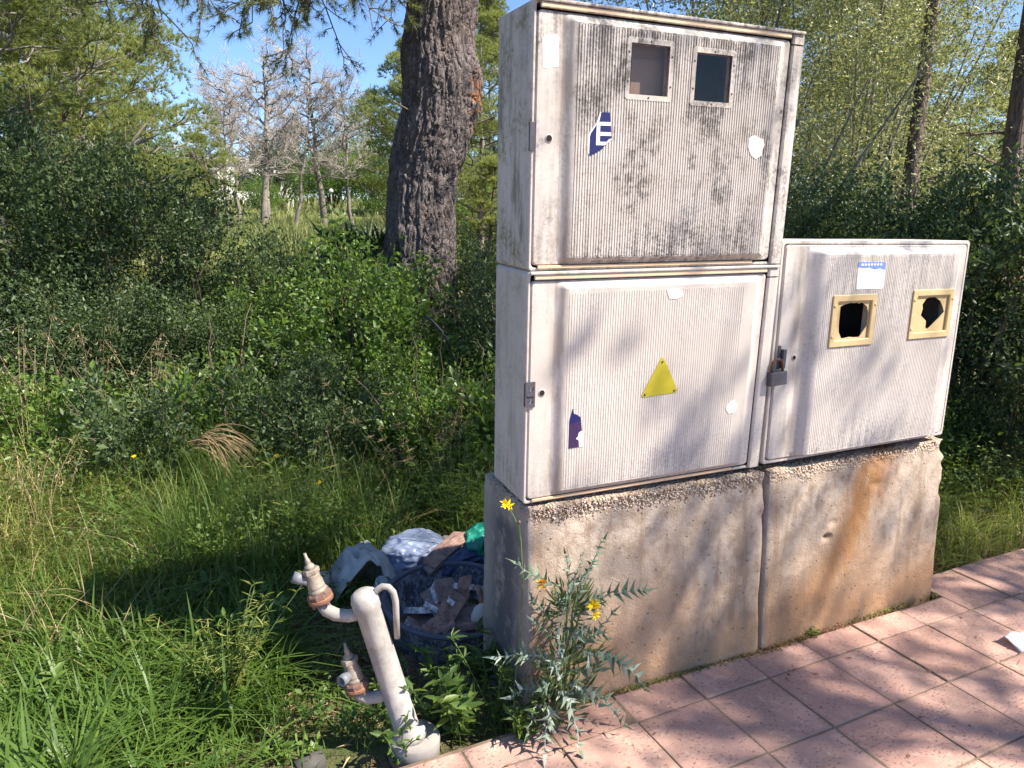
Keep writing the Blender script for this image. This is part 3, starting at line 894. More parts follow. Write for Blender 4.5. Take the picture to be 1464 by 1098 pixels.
def scatter(TV, TF, pos, ydir, length, width, rg, flat=0.0, tint=None):
    """copies of a leaf template: y along ydir, x to a random side (flat: prefer faces that look up)"""
    n = len(pos)
    y = unit(ydir)
    x = unit(np.cross(y, unit(rg.normal(size=(n, 3)) * (1 - flat) + np.array([0, 0, 1.0]) * flat)))
    z = np.cross(x, y)
    V = (TV[None, :, 0, None] * x[:, None] * np.reshape(width, (-1, 1, 1)) + TV[None, :, 1, None] * y[:, None] * np.reshape(length, (-1, 1, 1))
         + TV[None, :, 2, None] * z[:, None] * np.reshape(length, (-1, 1, 1)) + pos[:, None])
    F = TF[None] + (np.arange(n) * len(TV))[:, None, None]
    T = np.repeat(tint if tint is not None else rg.uniform(size=n), len(TV))
    return V.reshape(-1, 3), F.reshape(-1, TF.shape[1]), T

def join(parts):
    V = []; F = []; T = []; b = 0
    for v, f, t in parts:
        V.append(v); F.append(f + b); T.append(t); b += len(v)
    return np.concatenate(V), np.concatenate(F), np.concatenate(T)

def rdir(rg, n):
    return unit(rg.normal(size=(n, 3)))

def tubes(paths, radii, seg=4):
    """many thin tapering tubes as one (V,F) of quads"""
    V = []; F = []; b = 0
    an = np.arange(seg) * 2 * math.pi / seg
    for P, r in zip(paths, radii):
        P = np.asarray(P, float); m = len(P)
        t = unit(np.gradient(P, axis=0))
        ref = np.array([0.31, 0.17, 0.93]) if abs(t[0, 2]) < .9 else np.array([.95, .2, .1])
        a = unit(np.cross(t, ref)); c = np.cross(t, a)
        rr = np.broadcast_to(np.asarray(r, float), (m,))
        ring = P[:, None] + (a[:, None] * np.cos(an)[None, :, None] + c[:, None] * np.sin(an)[None, :, None]) * rr[:, None, None]
        V.append(ring.reshape(-1, 3))
        i = np.arange((m - 1) * seg).reshape(m - 1, seg)
        j = np.roll(i, -1, axis=1)
        F.append(np.stack([i, j, j + seg, i + seg], -1).reshape(-1, 4) + b)
        b += m * seg
    return np.concatenate(V), np.concatenate(F)

def curve(p0, p1, sag=0.0, n=6, rg=None, jit=0.0):
    t = np.linspace(0, 1, n)[:, None]
    P = np.asarray(p0, float) * (1 - t) + np.asarray(p1, float) * t
    P[:, 2] += sag * (t[:, 0] * (1 - t[:, 0])) * 4
    if rg is not None and jit:
        P[1:-1] += rg.normal(0, jit, (n - 2, 3))
    return P

def leaf_material(name, dark, mid, light, tl, tw=.35, rough=.45, spec=.45, dry=None):
    n = NT(name)
    t = n.attr('tint')
    st = [(0, dark), (.5, mid), (1, light)]
    if dry: st = [(0, dark), (.45, mid), (.86, light), (.93, dry), (1, dry)]
    c = n.ramp(t, st)
    k = n.objrand()
    c = n.mix(n.mul(k, .30), c, n.mix(.5, c, mid))
    tc = n.mix(.55, c, tl)
    return n.leafy(c, tc, tw, rough, spec)

M_LENT = leaf_material('dark_evergreen_leaf', (0.020, 0.038, 0.017), (0.054, 0.088, 0.034), (0.130, 0.180, 0.064), (0.20, 0.29, 0.06), .28, .48, .35)
M_BUSH = leaf_material('fresh_green_leaf', (0.044, 0.086, 0.018), (0.105, 0.180, 0.036), (0.20, 0.285, 0.065), (0.34, 0.50, 0.06), .42, .4, .5)
M_OLIVE = leaf_material('grey_green_leaf', (0.095, 0.112, 0.042), (0.215, 0.232, 0.096), (0.39, 0.39, 0.21), (0.50, 0.52, 0.16), .38, .38, .5)
M_PINE = leaf_material('pine_needle', (0.080, 0.110, 0.032), (0.185, 0.220, 0.062), (0.34, 0.365, 0.11), (0.50, 0.55, 0.12), .38, .5, .35)
M_PINED = leaf_material('dusky_pine_needle', (0.075, 0.095, 0.040), (0.145, 0.172, 0.068), (0.26, 0.27, 0.10), (0.38, 0.41, 0.11), .35, .5, .35)
M_GRASS = leaf_material('green_grass', (0.038, 0.078, 0.016), (0.095, 0.165, 0.030), (0.205, 0.275, 0.062), (0.33, 0.46, 0.05), .38, .45, .35)
M_GRASSY = leaf_material('yellowing_grass', (0.070, 0.115, 0.022), (0.170, 0.225, 0.045), (0.35, 0.35, 0.11), (0.50, 0.54, 0.09), .38, .5, .35, dry=(0.45, 0.35, 0.17))
M_STRAW = leaf_material('dry_straw', (0.20, 0.145, 0.075), (0.36, 0.275, 0.15), (0.52, 0.43, 0.27), (0.5, 0.38, 0.18), .2, .7, .2)
M_HERB = leaf_material('low_herb_leaf', (0.032, 0.068, 0.018), (0.085, 0.148, 0.032), (0.185, 0.255, 0.058), (0.31, 0.44, 0.05), .35, .45, .4)
M_MEADOW = leaf_material('sunny_meadow', (0.10, 0.135, 0.045), (0.19, 0.215, 0.080), (0.33, 0.32, 0.16), (0.38, 0.42, 0.14), .35, .5, .3)

def bark_material(name, a, b, c, sc=1.0, bump=.8):
    n = NT(name)
    co = n.map((1, 1, .28))
    k1 = n.noise(11 * sc, 6, .65, co, 1.2); k2 = n.noise(48 * sc, 5, .7, co); k3 = n.noise(2.3, 4)
    v = n.voro(16 * sc, n.map((1, 1, .32)), 'DISTANCE_TO_EDGE')
    col = n.mix(n.rng(k1, .35, .65), a, b)
    col = n.mix(n.mul(n.rng(k2, .45, .7), .6), col, c)
    col = n.mix(n.mul(n.rng(k3, .45, .65), .35), col, tuple(x * 1.35 for x in c))
    h = n.math('ADD', n.mul(n.rng(v, 0, .09), .8), n.math('ADD', k1, n.mul(k2, .5)))
    n.bsdf(col, .92, n.bump(h, bump, .02), spec=.15)
    return n.mat
M_BARK = bark_material('pine_bark', (0.075, 0.055, 0.046), (0.165, 0.125, 0.105), (0.25, 0.20, 0.175))
M_BARKG = bark_material('grey_bark', (0.12, 0.105, 0.09), (0.23, 0.205, 0.175), (0.33, 0.30, 0.26), 2.5, .4)
M_DEADW = bark_material('bleached_dead_wood', (0.27, 0.23, 0.20), (0.42, 0.37, 0.33), (0.54, 0.49, 0.45), 2.5, .3)
M_TWIG = bark_material('brown_twig', (0.06, 0.045, 0.034), (0.13, 0.10, 0.075), (0.22, 0.18, 0.13), 4, .3)

def shrub_parts(seed, rx, ry, rz, nclump, per, L, Wd, sig=.15, lump=.45, zc=.50, up=.35, slender=False, stems=26, hollow=.35):
    rg = np.random.default_rng(seed)
    d = rdir(rg, nclump)
    d[:, 2] = np.where(d[:, 2] < -.55, -d[:, 2], d[:, 2])
    lumps = .72 + lump * (fbm(d * 2.3 + seed, 3, seed) - .35) * 1.5
    rad = lumps * (hollow + (1 - hollow) * rg.uniform(0, 1, nclump) ** .45)
    c = d * rad[:, None] * np.array([rx, ry, rz * .55]) + np.array([0, 0, rz * zc])
    c[:, 2] = np.maximum(c[:, 2], .05)
    k = np.repeat(np.arange(nclump), per)
    n = len(k)
    axis = unit(d + np.array([0, 0, up]) + rg.normal(0, .35, (nclump, 3)))
    s = rg.uniform(-1, 1, n)
    pos = c[k] + axis[k] * s[:, None] * sig * 1.5 + rg.normal(0, sig * .55, (n, 3))
    yd = axis[k] * rg.uniform(.1, 1.1, (n, 1)) + rdir(rg, n) * .85
    tint = np.clip(.5 + .28 * (fbm(c * 1.7, 3, seed + 2)[k] - .5) * 3 + rg.normal(0, .16, n) + .06 * rg.normal(size=nclump)[k], 0, 1)
    sc = rg.uniform(.6, 1.25, n)
    tv, tf = (LEAF_V, LEAF_F)
    sc = sc * rg.choice([.7, 1.0, 1.0, 1.45], nclump)[k]
    V, F, T = scatter(tv, tf, pos, yd, L * sc, Wd * sc, rg, .25, tint)
    paths = []; rr = []
    for i in rg.choice(nclump, min(stems, nclump), False):
        b0 = np.array([rg.normal(0, rx * .12), rg.normal(0, ry * .12), -.1])
        m = (b0 + c[i]) / 2 + rg.normal(0, .12 * rz * .4, 3)
        t = np.linspace(0, 1, 8)[:, None]
        P = (1 - t) ** 2 * b0 + 2 * t * (1 - t) * m + t * t * c[i]
        paths.append(P); rr.append(np.linspace(.022, .005, 8) * (rz / 2) ** .5)
    for i in range(stems):
        j = rg.integers(nclump); e = c[j] + axis[j] * rg.uniform(.1, .38) + rg.normal(0, .06, 3)
        paths.append(curve(c[j] * .8 + np.array([0, 0, rz * .05]), e, .02, 5, rg, .012)); rr.append(np.linspace(.006, .002, 5))
    tvv, tff = tubes(paths, rr, 5)
    return (V, F, T), (tvv, tff)

class Proto:
    def __init__(self, fol, wood, fmat, wmat, names=('foliage', 'stems')):
        self.f = np_mesh(names[0], *fol) if fol is not None else None
        self.w = np_mesh(names[1], *wood, smooth=True) if wood is not None else None
        if self.f: self.f.materials.append(fmat)
        if self.w: self.w.materials.append(wmat)
        self.names = names
    def put(self, name, label, cat, x, y, s=1.0, rz=0.0, group=None, dz=0.0, sink=0.05, tilt=(0, 0)):
        r = empty(name, (x, y, gz(x, y) - sink + dz), (tilt[0], tilt[1], rz), s)
        tag(r, label, cat, group)
        if self.f: link(self.names[0], self.f, r)
        if self.w: link(self.names[1], self.w, r)
        return r

def needles(pos, axis, per, L, w, rg, spread=.8, tint=None):
    """tufts: per needles fanning out round each axis"""
    n = len(pos)
    k = np.repeat(np.arange(n), per)
    yd = unit(axis[k] + rdir(rg, n * per) * spread)
    tv = np.array([(-.5, 0, 0), (.5, 0, 0), (0, 1, 0)], float); tf = np.array([(0, 1, 2)])
    p = pos[k] + yd * .004
    tt = np.clip((tint[k] if tint is not None else .5) + rg.normal(0, .13, len(k)), 0, 1)
    return scatter(tv, tf, p, yd, L * rg.uniform(.65, 1.2, len(k)), np.full(len(k), w), rg, 0, tt)

def pine_parts(seed, H, r0, lean=(0, 0), crown=(.35, 1.0), reach=2.4, npuff=40, per_puff=80, puff=(.42, .8), nd=12, nl=.10, nw=.0095, trunk_bend=.25, dead_low=6, top_flat=.0):
    rg = np.random.default_rng(seed)
    t = np.linspace(0, 1, 14)
    bend = np.cumsum(rg.normal(0, trunk_bend / 14, (14, 2)), axis=0)
    P = np.stack([lean[0] * t + bend[:, 0], lean[1] * t + bend[:, 1], H * t - .15], -1)
    paths = [P]; rr = [r0 * (1 - .86 * t) + .35 * r0 * np.exp(-t * 22)]
    tuf = []; axs = []; tin = []
    for k in range(npuff):
        u = crown[0] + (crown[1] - crown[0]) * (k + rg.uniform()) / npuff
        u = min(u, 1.0)
        base = np.array([np.interp(u * .93, t, P[:, i]) for i in range(3)])
        az = k * 2.4 + rg.normal(0, .4)
        rel = (u - crown[0]) / (crown[1] - crown[0])
        rc = reach * (math.sin(math.pi * min(1, .22 + rel * .80)) ** .8) * rg.uniform(.45, 1.05)
        rise = rc * rg.uniform(.10, .55) * (1 - .2 * top_flat)
        tip = base + np.array([math.cos(az) * rc, math.sin(az) * rc, rise])
        C_ = curve(base, tip, -.06 * rc, 7, rg, .03 * rc)
        paths.append(C_); rr.append(np.linspace(r0 * .26 * (1 - .5 * rel), .012, 7))
        pr = rg.uniform(*puff) * (1.05 - .35 * rel)
        for c2, f in ((tip, 1.0), (C_[4] + rg.normal(0, .15 * pr, 3) + (0, 0, .1), .62)):
            m = int(per_puff * f)
            d = rdir(rg, m); d[:, 2] = np.where(d[:, 2] < -.35, -d[:, 2], d[:, 2])
            rad = pr * f * rg.uniform(.35, 1.0, m) ** .5 * (.7 + .6 * fbm(d * 2 + k, 2, seed + k))
            tp = c2 + d * rad[:, None] * np.array([1, 1, .62])
            tuf.append(tp); axs.append(unit(d + np.array([0, 0, .55])))
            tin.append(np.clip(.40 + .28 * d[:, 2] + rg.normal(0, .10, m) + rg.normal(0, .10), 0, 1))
            for q in rg.choice(m, 5, False):
                paths.append(curve(C_[3] * .4 + c2 * .6, tp[q], 0, 4, rg, .02)); rr.append(np.linspace(.012, .004, 4))
    for k in range(dead_low):
        u = rg.uniform(.12, crown[0] + .05)
        base = np.array([np.interp(u, t, P[:, i]) for i in range(3)])
        az = rg.uniform(0, 6.28); L = rg.uniform(.3, .45) * reach
        paths.append(curve(base, base + np.array([math.cos(az) * L, math.sin(az) * L, rg.uniform(-.1, .3) * L]), 0, 5, rg, .03)); rr.append(np.linspace(r0 * .14, .005, 5))
    tuf = np.concatenate(tuf); axs = np.concatenate(axs); tin = np.concatenate(tin)
    fol = needles(tuf, axs, nd, nl, nw, rg, .75, tin)
    return fol, tubes(paths, rr, 7)

def bare_parts(seed, H, r0, nl=16, sub=8, twig=7, lean=(0, 0), start=.35, reach=1.8, droop=.0):
    rg = np.random.default_rng(seed)
    t = np.linspace(0, 1, 12)
    bend = np.cumsum(rg.normal(0, .06, (12, 2)), axis=0)
    P = np.stack([lean[0] * t + bend[:, 0], lean[1] * t + bend[:, 1], H * t - .15], -1)
    paths = [P]; rr = [r0 * (1 - .85 * t) + .3 * r0 * np.exp(-t * 20)]
    tw = []; twr = []
    for k in range(nl):
        u = start + (1 - start) * (k + .3) / nl
        base = np.array([np.interp(u, t, P[:, i]) for i in range(3)])
        az = k * 2.4 + rg.normal(0, .5); L = reach * rg.uniform(.5, 1.1) * (1.1 - .6 * (u - start) / (1 - start))
        tip = base + np.array([math.cos(az) * L, math.sin(az) * L, L * rg.uniform(.3, .9)])
        C1 = curve(base, tip, -.08 * L, 8, rg, .04 * L)
        paths.append(C1); rr.append(np.linspace(r0 * .3, .010, 8))
        for j in range(sub):
            q = C1[rg.integers(2, 8)]
            d = unit(unit(tip - base) + rdir(rg, 1)[0] * .9 + np.array([0, 0, .25]))
            l2 = L * rg.uniform(.25, .5)
            C2 = curve(q, q + d * l2, -droop * l2, 5, rg, .05 * l2)
            tw.append(C2); twr.append(np.linspace(.010, .005, 5))
            for m in range(twig):
                q2 = C2[rg.integers(1, 5)]
                d2 = unit(d + rdir(rg, 1)[0] * 1.0)
                tw.append(curve(q2, q2 + d2 * l2 * rg.uniform(.3, .7), 0, 3)); twr.append(np.linspace(.0055, .0035, 3))
    return tubes(paths, rr, 6), tubes(tw, twr, 3)

def blades(pos, h, w, rg, lean=.5, tint=None, wind=(0, 0), curl=1.0):
    """bent grass blades: 7 verts, 5 triangles each"""
    n = len(pos)
    az = rg.uniform(0, 2 * math.pi, n)
    dirn = np.stack([np.cos(az) + wind[0], np.sin(az) + wind[1], np.zeros(n)], -1)
    dirn = unit(dirn)
    side = np.stack([-dirn[:, 1], dirn[:, 0], np.zeros(n)], -1)
    ln = lean * rg.uniform(.15, 1.5, n)
    V = np.empty((n, 7, 3))
    for k, t in enumerate((0, .38, .72, 1.0)):
        off = dirn * (ln * h * (t ** (1.6 + .6 * curl)))[:, None]
        zz = h * (t - .32 * np.minimum(ln, 1.6) * curl * t ** 2.4)
        c = pos + off; c[:, 2] = pos[:, 2] + zz
        ww = w * (1, .92, .62, 0)[k] * .5
        if k < 3:
            V[:, 2 * k] = c - side * ww[:, None]; V[:, 2 * k + 1] = c + side * ww[:, None]
        else:
            V[:, 6] = c
    F = np.array([(0, 1, 3), (0, 3, 2), (2, 3, 5), (2, 5, 4), (4, 5, 6)])[None] + (np.arange(n) * 7)[:, None, None]
    T = np.repeat(np.clip(tint if tint is not None else rg.uniform(size=n), 0, 1), 7)
    return V.reshape(-1, 3), F.reshape(-1, 3), T

# keep plants off the built things
def clear_mask(x, y):
    m = np.ones(len(x), bool)
    m &= ~((x > -.02) & (x < 2.16) & (y > -.3) & (y < .52))               # plinths
    edge = np.where(x < 2.18, -.055 + .037 * x, .115 + .037 * x)
    edge = np.where((x > -.05) & (x < 2.18), .45, edge)
    m &= y > edge
    m &= np.hypot(x + .02, y - .82) > .36                                 # tub
    m &= np.hypot(x + .41, y - .02) > .13                                # stand-pipe foot
    return m
# ------------------------------------------------------------------ the big pine
TR = [(-.25, 1.00, 4.73, .50), (.15, .985, 4.73, .44), (.6, .98, 4.73, .385), (1.0, .985, 4.73, .352), (1.369, .990, 4.728, .331), (1.602, 1.003, 4.724, .313), (1.838, 1.012, 4.722, .306), (2.064, 1.025, 4.718, .311), (2.245, 1.068, 4.705, .335),
      (2.516, 1.146, 4.681, .349), (2.734, 1.182, 4.67, .336), (2.954, 1.192, 4.667, .347), (3.205, 1.165, 4.676, .319), (3.585, 1.224, 4.657, .307), (4.4, 1.36, 4.62, .29), (5.6, 1.5, 4.6, .25), (7.5, 1.75, 4.6, .17), (9.4, 1.9, 4.65, .06)]
tz = np.array([q[0] for q in TR]); tq = np.array([q[1:] for q in TR])
def big_trunk():
    na, nz = 220, 560
    z = np.concatenate([np.linspace(-.25, 4.2, nz - 60), np.linspace(4.25, 9.4, 60)])
    cx, cy, r = (np.interp(z, tz, tq[:, i]) for i in range(3))
    ker = np.hanning(31); ker /= ker.sum()
    sm = lambda a: np.convolve(np.pad(a, 15, mode='edge'), ker, 'valid')
    cx, cy, r = sm(cx), sm(cy), sm(r)
    th = np.linspace(0, 2 * math.pi, na, endpoint=False)
    Z, TH = np.meshgrid(z, th, indexing='ij')
    px = np.stack([np.cos(TH) * 2.6, np.sin(TH) * 2.6, Z * 2.1], -1).reshape(-1, 3)
    warp = (fbm(px * 1.3, 3, 3) - .5)[:, None] * np.array([1.2, 1.2, .5])
    n1 = vnoise((px + warp) * np.array([2.1, 2.1, .95]), 9); n2 = vnoise((px + warp) * np.array([4.6, 4.6, 1.9]), 19); n3 = fbm(px * np.array([10, 10, 5]), 3, 29)
    ridge = lambda q: np.abs(2 * q - 1)
    plate = np.minimum(1, ridge(n1) * 3.2) * .6 + np.minimum(1, ridge(n2) * 2.6) * .4
    flake = np.abs(2 * vnoise((px + warp * 2) * np.array([6.0, 6.0, 2.8]), 55) - 1)
    disp = (.036 * plate + .018 * np.minimum(1, flake * 3.0) + .010 * n3 - .045) + .035 * (fbm(px * .55, 3, 41) - .5)
    # the view side is at angle towards the camera (about -110 degrees)
    va = math.atan2(-2.0 - 4.7, -.94 - 1.1)
    A = np.angle(np.exp(1j * (TH.ravel() - va))); zz = Z.ravel()
    disp += .045 * np.exp(-((A - 1.25) / .35) ** 2 - ((zz - 2.80) / .30) ** 2)            # burl on the right
    disp -= .055 * np.exp(-((A - 1.25) / .16) ** 2 - ((zz - 2.55) / .07) ** 2)            # broken pocket under it
    disp -= .16 * np.exp(-((A + .62) / .13) ** 2 - ((zz - 1.36) / .14) ** 2)              # hollow at the foot
    disp += .05 * np.exp(-((A + .62) / .30) ** 2 - ((zz - 1.36) / .27) ** 2)
    disp += .03 * np.exp(-((A - .05) / .16) ** 2 - ((zz - 2.42) / .10) ** 2) - .05 * np.exp(-((A - .05) / .08) ** 2 - ((zz - 2.42) / .05) ** 2)   # knot
    rad = r.repeat(na) * (1 + .05 * np.cos(TH.ravel() * 3 + 1)) + disp
    V = np.stack([cx.repeat(na) + np.cos(TH.ravel()) * rad, cy.repeat(na) + np.sin(TH.ravel()) * rad, zz], -1)
    i = np.arange((len(z) - 1) * na).reshape(len(z) - 1, na); j = np.roll(i, -1, axis=1)
    return V, np.stack([i, j, j + na, i + na], -1).reshape(-1, 4)

n = NT('old_pine_bark')
co = n.map((1, 1, .3))
k1 = n.noise(9, 6, .65, co, 1.0); k2 = n.noise(60, 5, .7, co); k3 = n.noise(2.2, 4)
col = n.mix(n.rng(k1, .35, .65), (0.064, 0.055, 0.055), (0.140, 0.120, 0.118))
col = n.mix(n.mul(n.rng(k2, .42, .7), .65), col, (0.235, 0.190, 0.180))
col = n.mix(n.mul(n.rng(k3, .5, .7), .4), col, (0.18, 0.13, 0.11))
sp = n.t.nodes.new('ShaderNodeVectorMath'); sp.operation = 'DISTANCE'
n.put(sp.inputs[0], n.map((1, 1, .55))); sp.inputs[1].default_value = (1.50, 4.45, 2.72 * .55)
red = n.mul(n.rng(sp.outputs['Value'], .06, .20, 1, 0), n.rng(n.noise(14, 4), .45, .6))
col = n.mix(n.mul(red, .8), col, (0.34, 0.15, 0.07))
vo = n.voro(8, n.map((1, 1, .42), co=None), 'DISTANCE_TO_EDGE'); vo2 = n.voro(27, n.map((1, 1, .5), (1, 2, 3)), 'DISTANCE_TO_EDGE')
n.bsdf(col, .92, n.bump(n.math('ADD', n.math('ADD', n.mul(n.rng(vo, 0, .10), .9), n.mul(n.rng(vo2, 0, .09), .6)), n.math('ADD', k1, n.mul(k2, .7))), .75, .03), spec=.15)
M_OLDB = n.mat
bigp = empty('pine_tree', (0, 0, 0))
tag(bigp, 'big old pine with thick furrowed trunk, left of the stacked cabinets', 'pine tree')
link('trunk', np_mesh('trunk', *big_trunk(), smooth=True), bigp, M_OLDB)
rg = np.random.default_rng(77)
paths = []; rr = []; tuf = []; axs = []; tin = []
# two short dead stubs on the trunk
for p, q in (((.86, 4.5, 2.62), (.70, 4.45, 2.68)), ((1.50, 4.5, 2.55), (1.66, 4.42, 2.62))):
    paths.append(curve(p, q, 0, 4)); rr.append(np.linspace(.012, .005, 4))
def spray(base, tip, r, nsub, sublen, droop):
    """limb with drooping branchlets that carry needle tufts at their ends"""
    C1 = curve(base, tip, .12, 14, rg, .05); L1 = np.linalg.norm(np.array(tip) - np.array(base))
    paths.append(C1); rr.append(np.linspace(r, .010, 14))
    for k in range(nsub):
        q = C1[int(3 + 10 * (k + rg.uniform()) / nsub)]
        d = unit(unit(np.array(tip) - np.array(base)) * rg.uniform(.1, .9) + rdir(rg, 1)[0] * np.array([.9, .9, .3]) + np.array([0, 0, -droop]))
        l = sublen * rg.uniform(.5, 1.15)
        C2 = curve(q, q + d * l, .07 * l, 7, rg, .03 * l)
        paths.append(C2); rr.append(np.linspace(.009, .004, 7))
        for j in range(9):
            u = C2[rg.integers(2, 7)]
            d3 = unit(d + rdir(rg, 1)[0] * .9); l3 = l * rg.uniform(.15, .38)
            C3 = curve(u, u + d3 * l3, 0, 4, rg, .015)
            paths.append(C3); rr.append(np.linspace(.0045, .0025, 4))
            for m in range(4):
                f = .45 + .55 * m / 3
                tuf.append(C3[0] + (C3[-1] - C3[0]) * f); axs.append(unit(d3 + np.array([0, 0, .15]))); tin.append(np.clip(.5 + rg.normal(0, .15), 0, 1))
spray((1.30, 4.5, 4.55), (-.35, 3.6, 3.60), .05, 26, .85, .60)
spray((-.3, 3.65, 3.62), (-1.7, 3.3, 3.50), .03, 26, .80, .55)
spray((1.25, 4.6, 4.4), (-.2, 5.0, 3.62), .05, 26, .75, .45)
spray((-.15, 5.0, 3.65), (-1.9, 4.9, 3.80), .03, 26, .8, .5)
spray((1.2, 4.5, 4.1), (.45, 4.2, 3.75), .03, 10, .55, .5)
spray((1.3, 4.9, 4.9), (.2, 6.0, 4.25), .04, 9, .7, .5)
spray((-1.5, 3.3, 3.7), (-2.8, 3.8, 3.7), .02, 16, .8, .6)
fol = needles(np.array(tuf), np.array(axs), 18, .080, .0038, rg, .8, np.array(tin))
link('branch', np_mesh('branch', *tubes(paths, rr, 5), smooth=True), bigp, M_TWIG)
link('needles', np_mesh('needles', *fol), bigp, M_PINED)
fol, wd = pine_parts(5, 4.2, .16, reach=2.7, npuff=22, per_puff=60, puff=(.5, .9), nd=10, nw=.016, crown=(.1, 1), dead_low=0)
c1 = link('crown', np_mesh('crown', *fol), bigp, M_PINE); c1.location = (1.6, 4.6, 5.6)
c1 = link('limbs', np_mesh('limbs', *wd, smooth=True), bigp, M_BARK); c1.location = (1.6, 4.6, 5.6)

# ------------------------------------------------------------------ prototypes and placing
PP = ('crown', 'trunk')
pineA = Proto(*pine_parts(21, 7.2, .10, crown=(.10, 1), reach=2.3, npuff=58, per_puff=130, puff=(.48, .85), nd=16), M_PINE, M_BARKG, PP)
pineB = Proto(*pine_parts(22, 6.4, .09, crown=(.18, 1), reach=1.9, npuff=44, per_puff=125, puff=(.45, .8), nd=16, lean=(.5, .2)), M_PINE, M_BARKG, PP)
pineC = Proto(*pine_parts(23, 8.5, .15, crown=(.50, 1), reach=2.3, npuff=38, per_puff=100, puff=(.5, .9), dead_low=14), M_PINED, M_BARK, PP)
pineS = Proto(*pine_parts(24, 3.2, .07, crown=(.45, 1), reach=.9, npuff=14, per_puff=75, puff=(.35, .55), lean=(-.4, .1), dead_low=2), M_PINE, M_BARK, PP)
GP = 'pines beyond the clearing'
pineA.put('pine_tree', 'pine filling the top left corner of the picture', 'pine tree', -3.1, 9.0, .86, .3, GP)
pineA.put('pine_tree', 'bushy yellow-green pine rising over the dark shrubs on the left', 'pine tree', -2.45, 12.4, .88, 1.0, GP)
pineB.put('pine_tree', 'pine between the one in the top left corner and the bushy yellow-green pine', 'pine tree', -3.5, 11.6, 1.0, 2.2, GP)
pineA.put('pine_tree', 'tall pine standing behind the bushy yellow-green pine', 'pine tree', -4.2, 16.5, 1.15, 4.1, GP)
pineS.put('pine_tree', 'small round-headed pine at the left end of the bare trees', 'pine tree', -.25, 21.5, 1.0, .5, GP)
pineB.put('pine_tree', 'pine just left of the big trunk, behind the fan palm', 'pine tree', 4.35, 17.4, .92, 5.0, GP)
pineA.put('pine_tree', 'pine with feathery crown just right of the big trunk', 'pine tree', 4.9, 13.4, .88, 2.9, GP)
pineS.put('pine_tree', 'small bright round pine between the big trunk and the cabinets', 'pine tree', 4.35, 11.6, .86, 2.0, GP)
pineD = Proto(*pine_parts(27, 9.0, .12, crown=(.66, 1), reach=1.9, npuff=20, per_puff=60, puff=(.4, .75), nd=12, dead_low=16), M_PINED, M_BARK, PP)
pineD.put('pine_tree', 'slim pine with bare lower stem behind the right-hand shrubs', 'pine tree', 6.05, 3.5, .9, 1.5, 'pines at the right', tilt=(.02, .06))
pineD.put('pine_tree', 'pine with dark trunk at the right edge of the picture', 'pine tree', 7.35, 3.5, 1.1, 4.0, 'pines at the right', tilt=(.0, .05))
pineB.put('pine_tree', 'bright green pine filling the gap at the right edge, far behind the dark trunk', 'pine tree', 11.5, 6.3, .75, .4, 'pines at the right')
pineA.put('pine_tree', 'pale pine behind the grey-green tree on the right', 'pine tree', 9.2, 9.2, 1.0, 3.4, 'pines at the right')
# far belt of trees that closes the view
NTH = 'leftmost,second,third,fourth,fifth,sixth,seventh,eighth,ninth,tenth,eleventh,twelfth,thirteenth,fourteenth,fifteenth,sixteenth,seventeenth,eighteenth,nineteenth,twentieth'.split(',')
def from_left(L):
    return sorted(L, key=lambda q: math.atan2(q[0] + .945, q[1] + 2.0))
far = from_left([(-9, 58, 1.1), (-3, 55, .75), (2.6, 60, .5), (12, 55, 1.1), (9.5, 33, 1.05), (14, 29, 1.1), (27, 22, 1.1), (8.5, 22, 1.0), (18, 14, 1.0), (0, 70, .6), (10, 72, .7), (5, 45, .5), (-5.5, 40, .9)])
for k, (x, y, s) in enumerate(far):
    (pineA, pineC, pineB)[k % 3].put('pine_tree', 'distant pine in the far belt behind the clearing, ' + (NTH[k] if k == 0 else NTH[k] + ' from the left'), 'pine tree', x, y, s, k * 1.7, 'far belt of pines')

# bare, bleached trees in the clearing
def bare(seed, *a, **k):
    w1_, w2_ = bare_parts(seed, *a, **k)
    m1 = np_mesh('trunk', *w1_, smooth=True); m2 = np_mesh('twigs', *w2_, smooth=True)
    m1.materials.append(M_BARKG); m2.materials.append(M_DEADW)
    return m1, m2
bareA = bare(31, 6.0, .13, 22, 11, 12, reach=2.0, start=.36)
bareB = bare(32, 5.5, .09, 22, 11, 12, lean=(.5, 0), reach=1.6, start=.40)
def put_bare(p, label, x, y, s, rz, tilt=0):
    r = empty('bare_tree', (x, y, gz(x, y) - .05), (0, tilt, rz), s)
    tag(r, label, 'bare tree', 'bare trees in the clearing')
    link('trunk', p[0], r); link('twigs', p[1], r)
put_bare(bareA, 'thick bare tree with forked foot in the middle of the clearing', 1.35, 25.6, 1.0, .2)
put_bare(bareB, 'thin bare tree leaning left, just left of the thick forked one', .62, 25.0, .95, 2.9, -.04)
put_bare(bareB, 'crooked bare tree leaning right, just right of the thick forked one', 2.35, 25.4, .9, .3, .10)
put_bare(bareA, 'straight bare tree with a tall clean pole, right of the crooked one', 3.65, 26.5, 1.05, 3.3)
put_bare(bareB, 'slender bare tree nearest to the fan palm', 4.55, 26.3, .95, 4.4)
put_bare(bareA, 'faint bare tree furthest back behind the forked one', 2.0, 31.5, 1.05, 1.2)
put_bare(bareB, 'short bare tree beside the small round-headed pine', .05, 24.0, .75, 5.3)

